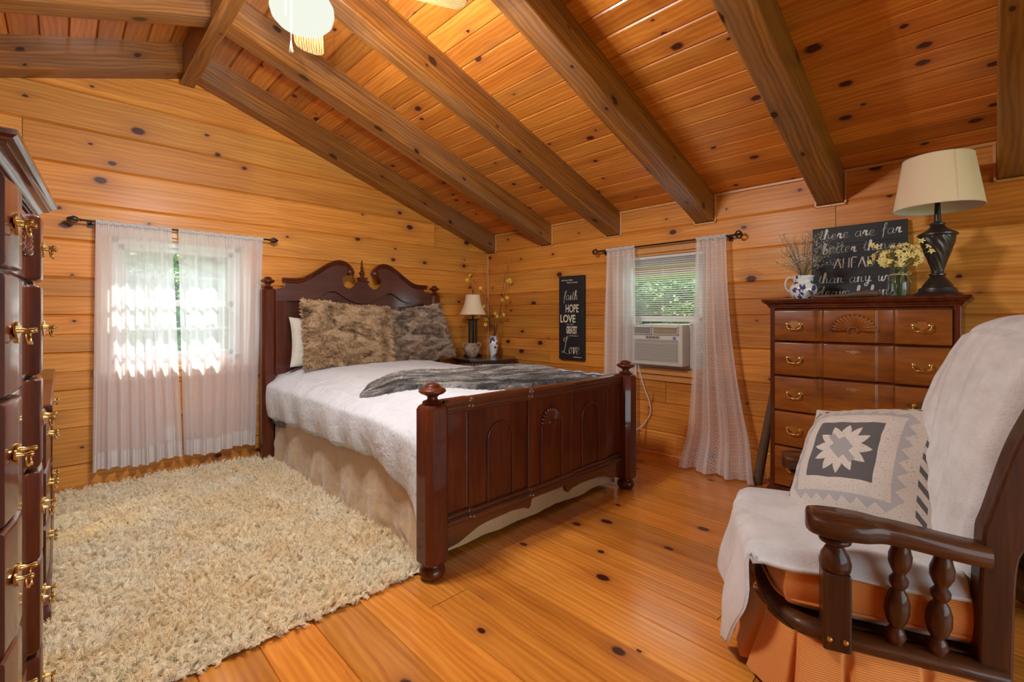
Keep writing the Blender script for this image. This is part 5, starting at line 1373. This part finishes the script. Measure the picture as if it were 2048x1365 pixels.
m.grid(bk, 60, 90); m.build('back_drape', M['fleece'], thw, angle=180, solid=.012)
m = MB()
m.grid(lambda u, v: (-.25+.5*u, -.47-.02*sin(u*9)-.015*v, 1.06-.72*v), 24, 24); m.build('rear_drape', M['fleece'], thw, angle=180, solid=.010)
def seat(u, v):
    # v 0 at back, 1 at the front hem; u across from near side (-) to far side (+)
    a = 2*u-1
    L = interp([(0, .68), (.05, .80), (.11, .96), (.2, 1.0), (.35, .94), (.55, .85), (.8, .74), (1, .60)], u)   # total run
    d = v*L; yb = -.10; flat = .555+.035*(1-a*a); 
    x = a*(.305 if d < .35 else .305-.0*(d-.35)); zt = .452+.012*nz(a*3, d*4)+.018*(1-a*a)
    if d < flat-.05: y = yb+d; z = zt
    else:
        q = d-(flat-.05); rad = .05; an = min(pi/2, q/rad/1.2)
        y = yb+(flat-.05)+rad*sin(an)+.030*sstep(.05, .35, q)*(1+.9*sin(a*8.+.7))+.010*nz(a*6, q*5); z = zt-rad*(1-cos(an))-max(0, q-rad*1.2*pi/2)
        x += .030*sin(a*9.+q*3)*sstep(.06, .3, q)
    # side edges sag outside the cushion on the near side
    e = sstep(.86, 1., abs(a)); z -= .050*e*(1 if d < flat else .2)
    z += .006*sin(a*5+d*22)*(1 if d < flat else 0)*.6
    return (x, y, z)
m.grid(seat, 90, 90); m.build('seat_drape', M['fleece'], thw, angle=180, solid=.012)
# --- patterned pillow
pm = NT('aztec_pillow_weave'); uv = uvmap(pm); x_, y_, _ = sepxyz(pm, uv)
X = pm.math('SUBTRACT', x_, .5); Y = pm.math('SUBTRACT', y_, .5)
aX = pm.math('ABSOLUTE', X); aY = pm.math('ABSOLUTE', Y)
# centre badge: dark square with a stepped light star
badge = pm.math('LESS_THAN', pm.math('MAXIMUM', aX, aY), .215)
st_r = pm.math('ADD', .125, pm.math('MULTIPLY', pm.math('ABSOLUTE', pm.math('SUBTRACT', pm.math('FRACT', pm.math('MULTIPLY', pm.math('ARCTAN2', Y, X), 12/(2*pi))), .5)), .13))
rad_ = pm.math('SQRT', pm.math('ADD', pm.math('MULTIPLY', X, X), pm.math('MULTIPLY', Y, Y)))
star = pm.math('LESS_THAN', rad_, st_r)
grey_in = pm.math('MULTIPLY', pm.math('LESS_THAN', pm.math('ADD', aX, aY), .085), 1.)
cross = pm.math('MULTIPLY', pm.math('LESS_THAN', pm.math('ABSOLUTE', pm.math('ADD', X, Y)), .030), pm.math('LESS_THAN', rad_, .135))
lin = pm.n('ShaderNodeTexNoise', ins={'Vector': uv, 'Scale': 90., 'Detail': 2.}).outputs[0]
light = pm.mix(pm.math('GREATER_THAN', lin, .64), (.62, .57, .50), (.36, .33, .30)); lg = (.42, .41, .41); dg_ = (.105, .10, .10)
# edge bands with parallelogram chevrons, on left/right and top/bottom sides
def band(P_, Q_, base):
    e = pm.math('ABSOLUTE', P_)
    b0 = pm.math('MULTIPLY', pm.math('GREATER_THAN', e, .30), 1.)
    k = pm.math('MULTIPLY', Q_, 11.)
    zig = pm.math('MULTIPLY', pm.math('ABSOLUTE', pm.math('SUBTRACT', pm.math('FRACT', k), .5)), .085)
    inner_ = pm.math('LESS_THAN', pm.math('SUBTRACT', e, zig), .318)
    ks = pm.math('MULTIPLY_ADD', e, 14., k)
    par = pm.math('MULTIPLY', pm.math('LESS_THAN', pm.math('FRACT', ks), .45), pm.math('LESS_THAN', pm.math('ABSOLUTE', pm.math('SUBTRACT', e, .425)), .022))
    ring = pm.mix(inner_, light, lg); ring = pm.mix(par, ring, dg_)
    return pm.mix(b0, base, ring)
base_c = light
c_ = band(X, Y, base_c)
top_sel = pm.math('GREATER_THAN', aY, aX)
c2_ = band(Y, X, base_c)
c_ = pm.mix(top_sel, c_, c2_)
ct_ = pm.mix(star, dg_, light); ct_ = pm.mix(pm.math('MAXIMUM', grey_in, cross), ct_, (.34, .33, .33))
c_ = pm.mix(badge, c_, ct_)
pm.set(col=c_, rough=.9, sheen=.2); pm.bump(noise_n(pm, uv, 220, 2), .25, .002)
pp = pillow('throw_pillow', .56, .56, .31, pm.m, seed=3.3, wr=.008, pw=.85)
tag(pp, 'grey and white geometric patterned throw pillow sitting on the rocking chair', 'pillow')
pp.location = (COX, COY, .0); 
Mch = Matrix.Translation((COX, COY, 0)) @ Matrix.Rotation(cyaw, 4, 'Z')
def set_mw(o, mat): o.matrix_world = mat
Mp = Mch @ Matrix.Translation((-.02, .085, .655)) @ Matrix.Rotation(R(18), 4, 'Z') @ Matrix.Rotation(R(-62+180), 4, 'X') @ Matrix.Rotation(R(24), 4, 'Z')
Mp = Mch @ Matrix.Translation((.175, .030, .615)) @ Matrix.Rotation(R(-143.1), 4, 'Z') @ Matrix.Rotation(R(52), 4, 'X') @ Matrix.Rotation(R(14.9), 4, 'Z')
l_, r_, s_ = Mp.decompose(); pp.location = l_; pp.rotation_euler = r_.to_euler()
# black bag behind the chair
m = MB()
def bag(u, v):
    th = u*2*pi; r = .30*sin(pi*(.08+.80*v))**.6*(1+.10*nz(cos(th)*2, sin(th)*2, v*3)+.05*nz(cos(th)*7, sin(th)*7, v*9)); return (-.86+r*cos(th)*.9, -4.50+r*sin(th), .02+.46*v)
m.grid(bag, 60, 30); tag(m.build('plastic_bag', simple('black_plastic', (.006, .006, .007), .22, coat=.6), angle=180), 'glossy black plastic bag on the floor behind the rocking chair', 'bag')

# ================================================================= CEILING FAN
FX, FY = XR, -2.38
fan = thing('ceiling_fan', 'ceiling fan with light oak blades and a lit white glass bowl', 'ceiling fan', (FX, FY, 0))
fw_ = simple('white_enamel', (.72, .70, .66), .3, coat=.4)
m = MB(); m.lathe([(.065, 2.965), (.065, 2.94), (.030, 2.91), (.013, 2.90), (.013, 2.72), (.05, 2.71), (.105, 2.69), (.125, 2.665), (.125, 2.60), (.10, 2.575), (.07, 2.56), (.055, 2.55), (.055, 2.50), (.075, 2.488), (.085, 2.478)], (0, 0, 0), 32); m.build('motor_housing', fw_, fan, angle=50)
oak = NT('oak_blade'); co = oak.n('ShaderNodeTexCoord').outputs['Object']; x_, y_, z_ = sepxyz(oak, co)
wv = oak.n('ShaderNodeTexWave', wave_type='BANDS', bands_direction='Y', ins={'Vector': comb(oak, oak.math('MULTIPLY', x_, .25), y_, 0.), 'Scale': 26., 'Distortion': 5., 'Detail': 3., 'Detail Scale': 2.}).outputs[1]
oak.set(col=oak.ramp(wv, [(.2, (.26, .13, .04)), (.55, (.50, .30, .11)), (.9, (.60, .39, .16))]), rough=.4, coat=.2)
for k in range(4):
    a = R(67+90*k)
    m = MB(); poly = [(.17, -.055), (.30, -.066), (.62, -.074), (.655, -.062), (.675, -.03), (.675, .03), (.655, .062), (.62, .074), (.30, .066), (.17, .055)]
    m.prism(poly, -.004, .004, 'z')
    b = m.build('blade', oak.m, fan, smooth=False, bevel=.002); b.rotation_euler = (R(11), 0, a); b.location = (0, 0, 2.615)
    m = MB(); m.prism([(.10, -.016), (.16, -.02), (.20, -.045), (.235, -.045), (.235, .045), (.20, .045), (.16, .02), (.10, .016)], .004, .010, 'z'); i_ = m.build('blade_iron', M['brass'], b, smooth=False, bevel=.002)
bowl = NT('lit_glass_bowl'); bowl.set(col=(.0, .0, .0), rough=.6, spec=.0, emis=(.97, 1., .86), emis_s=.47)
m = MB(); m.lathe([(.088, 2.480), (.104, 2.470), (.118, 2.445), (.120, 2.420), (.112, 2.392), (.092, 2.370), (.060, 2.357), (.03, 2.353), (0, 2.352)], (0, 0, 0), 40); gb = m.build('glass_bowl', bowl.m, fan, angle=180)
gb.visible_shadow = True
for (dx, dy, zb, r) in ((-.055, -.045, 2.30, .0009), (.0, -.125, 2.18, .0011)):
    m = MB(); pass
cp = from_px(582, 0, 1.80); 
for (u, vb, big) in ((582, 105, 1), (571, 30, 0)):
    p = from_px(u, vb, 1.74)-Vector((FX, FY, 0)); m = MB(); m.tube([(p.x, p.y, 2.49), tuple(p)], .0012, 6)
    if big: m.lathe([(.0015, .045), (.004, .025), (.0065, .004), (.006, 0), (0, -.001)], tuple(p), 12)
    else: m.lathe([(.0015, .008), (.003, .002), (0, 0)], tuple(p), 8)
    m.build('pull_chain', simple('brass_chain', (.72, .58, .40), .35, metal=.6), fan)
# the light of the glowing bowl: small sources over its surface
LP = [(.165*cos(a), .165*sin(a), 2.425) for a in np.linspace(0, 2*pi, 8)[:-1]]+[(0, 0, 2.31)]+[(.11*cos(a), .11*sin(a), 2.33) for a in (.4, 2.5, 4.6)]
for q in LP:
    pl_ = bpy.data.lights.new('fan_lamp', 'POINT'); pl_.energy = FAN_LIGHT/len(LP); pl_.color = (.93, .97, 1.); pl_.shadow_soft_size = 0.0
    po = bpy.data.objects.new('fan_lamp', pl_); COL.objects.link(po); po.location = (FX+q[0], FY+q[1], q[2])

# ================================================================= OUTSIDE
gm_ = simple('lawn_green', (.10, .20, .04), .9, var=.4, vs=.6)
m = MB(); m.grid(lambda u, v: (-40+80*u, -40+80*v, -3.0+.5*nz(u*8, v*8)), 40, 40); gr = m.build('lawn', gm_); tag(gr, 'green lawn outside the house', 'lawn'); gr['kind'] = 'stuff'
lf = NT('leaf_green'); oi = lf.n('ShaderNodeAttribute', attribute_name='rnd').outputs['Fac']
lf.set(col=lf.ramp(oi, [(0., (.03, .075, .012)), (.6, (.08, .19, .03)), (1., (.30, .42, .09))]), rough=.5)
bk_ = simple('bark', (.10, .075, .05), .9, var=.4, vs=8)
tr_ = lf.n('ShaderNodeBsdfTranslucent'); lf.link(lf.b.inputs[0].links[0].from_socket, tr_.inputs[0]); mx_ = lf.n('ShaderNodeMixShader', ins={0: .45}); lf.link(lf.b.outputs[0], mx_.inputs[1]); lf.link(tr_.outputs[0], mx_.inputs[2]); lf.link(mx_.outputs[0], lf.out.inputs[0])
def tree(x, y, zb, zt, r, n, s, label):
    root = thing('tree', label, 'tree', (x, y, zb), 0, 'trees outside the windows')
    m = MB(); h = zt-zb
    m.tube([(0, 0, 0), (.1, .05, h*.35), (-.05, .1, h*.6), (0, 0, h*.85)], [.16, .12, .09, .03], 8)
    for k in range(14):
        a = rr(0, 2*pi); z = h*rr(.2, .8); m.tube([(0, .05, z), (r*.45*cos(a), r*.45*sin(a), z+.3), (r*.8*cos(a), r*.8*sin(a), z+.4+rr(-.2, .4))], [.05, .03, .01], 6)
    m.build('trunk', bk_, root)
    m = MB(); cl = [(Vector((rr(-1, 1), rr(-1, 1), rr(-1, 1))).normalized()*rr(.35, 1.), rr(.18, .4)) for _ in range(70)]
    for i in range(n):
        c, cr_ = random.choice(cl); d = Vector((random.gauss(0, 1), random.gauss(0, 1), random.gauss(0, .7)))*cr_*.5
        p = Vector((c.x*r+d.x*r*.5, c.y*r+d.y*r*.5, h*.52+c.z*h*.46+d.z*r*.4)); a = Vector((rr(-1, 1), rr(-1, 1), rr(-.6, .6))).normalized(); b = a.orthogonal().normalized(); L = s*rr(.6, 1.3)
        m.cr = random.random(); q = m.addv([p, p+a*L*.5+b*L*.28, p+a*L, p+a*L*.5-b*L*.28]); m.face([q, q+1, q+2, q+3])
    m.build('foliage', lf.m, root, smooth=False, fixn=False)
m = MB(); m.box(.34, 1.1, -5.5, .1, 1.605, 1.70)
for k in range(7): m.box(.335, 1.1, -5.5, .1, 1.60+k*.012, 1.606+k*.012)
tag(m.build('trim_3', simple('beige_soffit', (.50, .38, .27), .7), smooth=False), 'beige porch eave board outside the window with the air conditioner', kind='structure')
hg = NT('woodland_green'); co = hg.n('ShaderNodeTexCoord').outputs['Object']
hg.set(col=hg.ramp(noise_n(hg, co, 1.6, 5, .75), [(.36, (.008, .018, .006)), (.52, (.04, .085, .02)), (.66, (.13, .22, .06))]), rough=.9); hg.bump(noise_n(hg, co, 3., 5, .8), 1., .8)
m = MB(); m.grid(lambda u, v: (9.5+2.2*nz(u*5, v*4, 3)+4*v, -12+24*u, -3.+11*v+1.5*nz(u*22, v*9, 7)), 90, 40); hl = m.build('woodland_backdrop', hg.m, angle=180); tag(hl, 'dark green wooded hillside added to block the sky behind the mini blinds', 'backdrop'); hl['kind'] = 'stuff'  # backdrop slope added to block the bright sky behind the blinds
hg2 = NT('painted_sunlit_woods'); co = hg2.n('ShaderNodeTexCoord').outputs['Object']
hg2.set(col=hg2.ramp(noise_n(hg2, co, 1.8, 5, .75), [(.36, (.03, .07, .02)), (.5, (.12, .24, .06)), (.62, (.34, .50, .18))]), rough=.9); hg2.bump(noise_n(hg2, co, 3., 5, .8), 1., .8)  # sunlit look painted in as lighter greens
m = MB(); m.grid(lambda u, v: (-14+22*u, 8.5+2.*nz(u*5, v*4, 13)+4*v, -3.+8.2*v+1.2*nz(u*18, v*9, 7)), 90, 40); hl = m.build('woodland_backdrop', hg2.m, angle=180); tag(hl, 'painted sunlit green backdrop slope added against the sky behind the sheer curtained window', 'backdrop'); hl['kind'] = 'stuff'  # second backdrop slope, added to dim the sky behind the sheers
tree(-3.6, 4.6, -3, 4.6, 1.9, 9000, .12, 'leafy green tree outside the sheer curtained window')
tree(-1.2, 6.0, -3, 5.2, 2.4, 9000, .13, 'leafy green tree outside behind the headboard')
tree(-5.6, 6.6, -3, 5.6, 2.6, 8000, .13, 'leafy green tree outside beyond the left chest')
tree(4.2, 1.2, -3, 4.6, 2.2, 11000, .10, 'leafy green tree filling the view behind the mini blinds')
tree(6.2, -1.8, -3, 5.2, 2.6, 8000, .12, 'leafy green tree further right behind the mini blinds')
tree(7.0, 4.0, -3, 6.0, 3.0, 8000, .13, 'leafy green tree deeper in the woods outside')
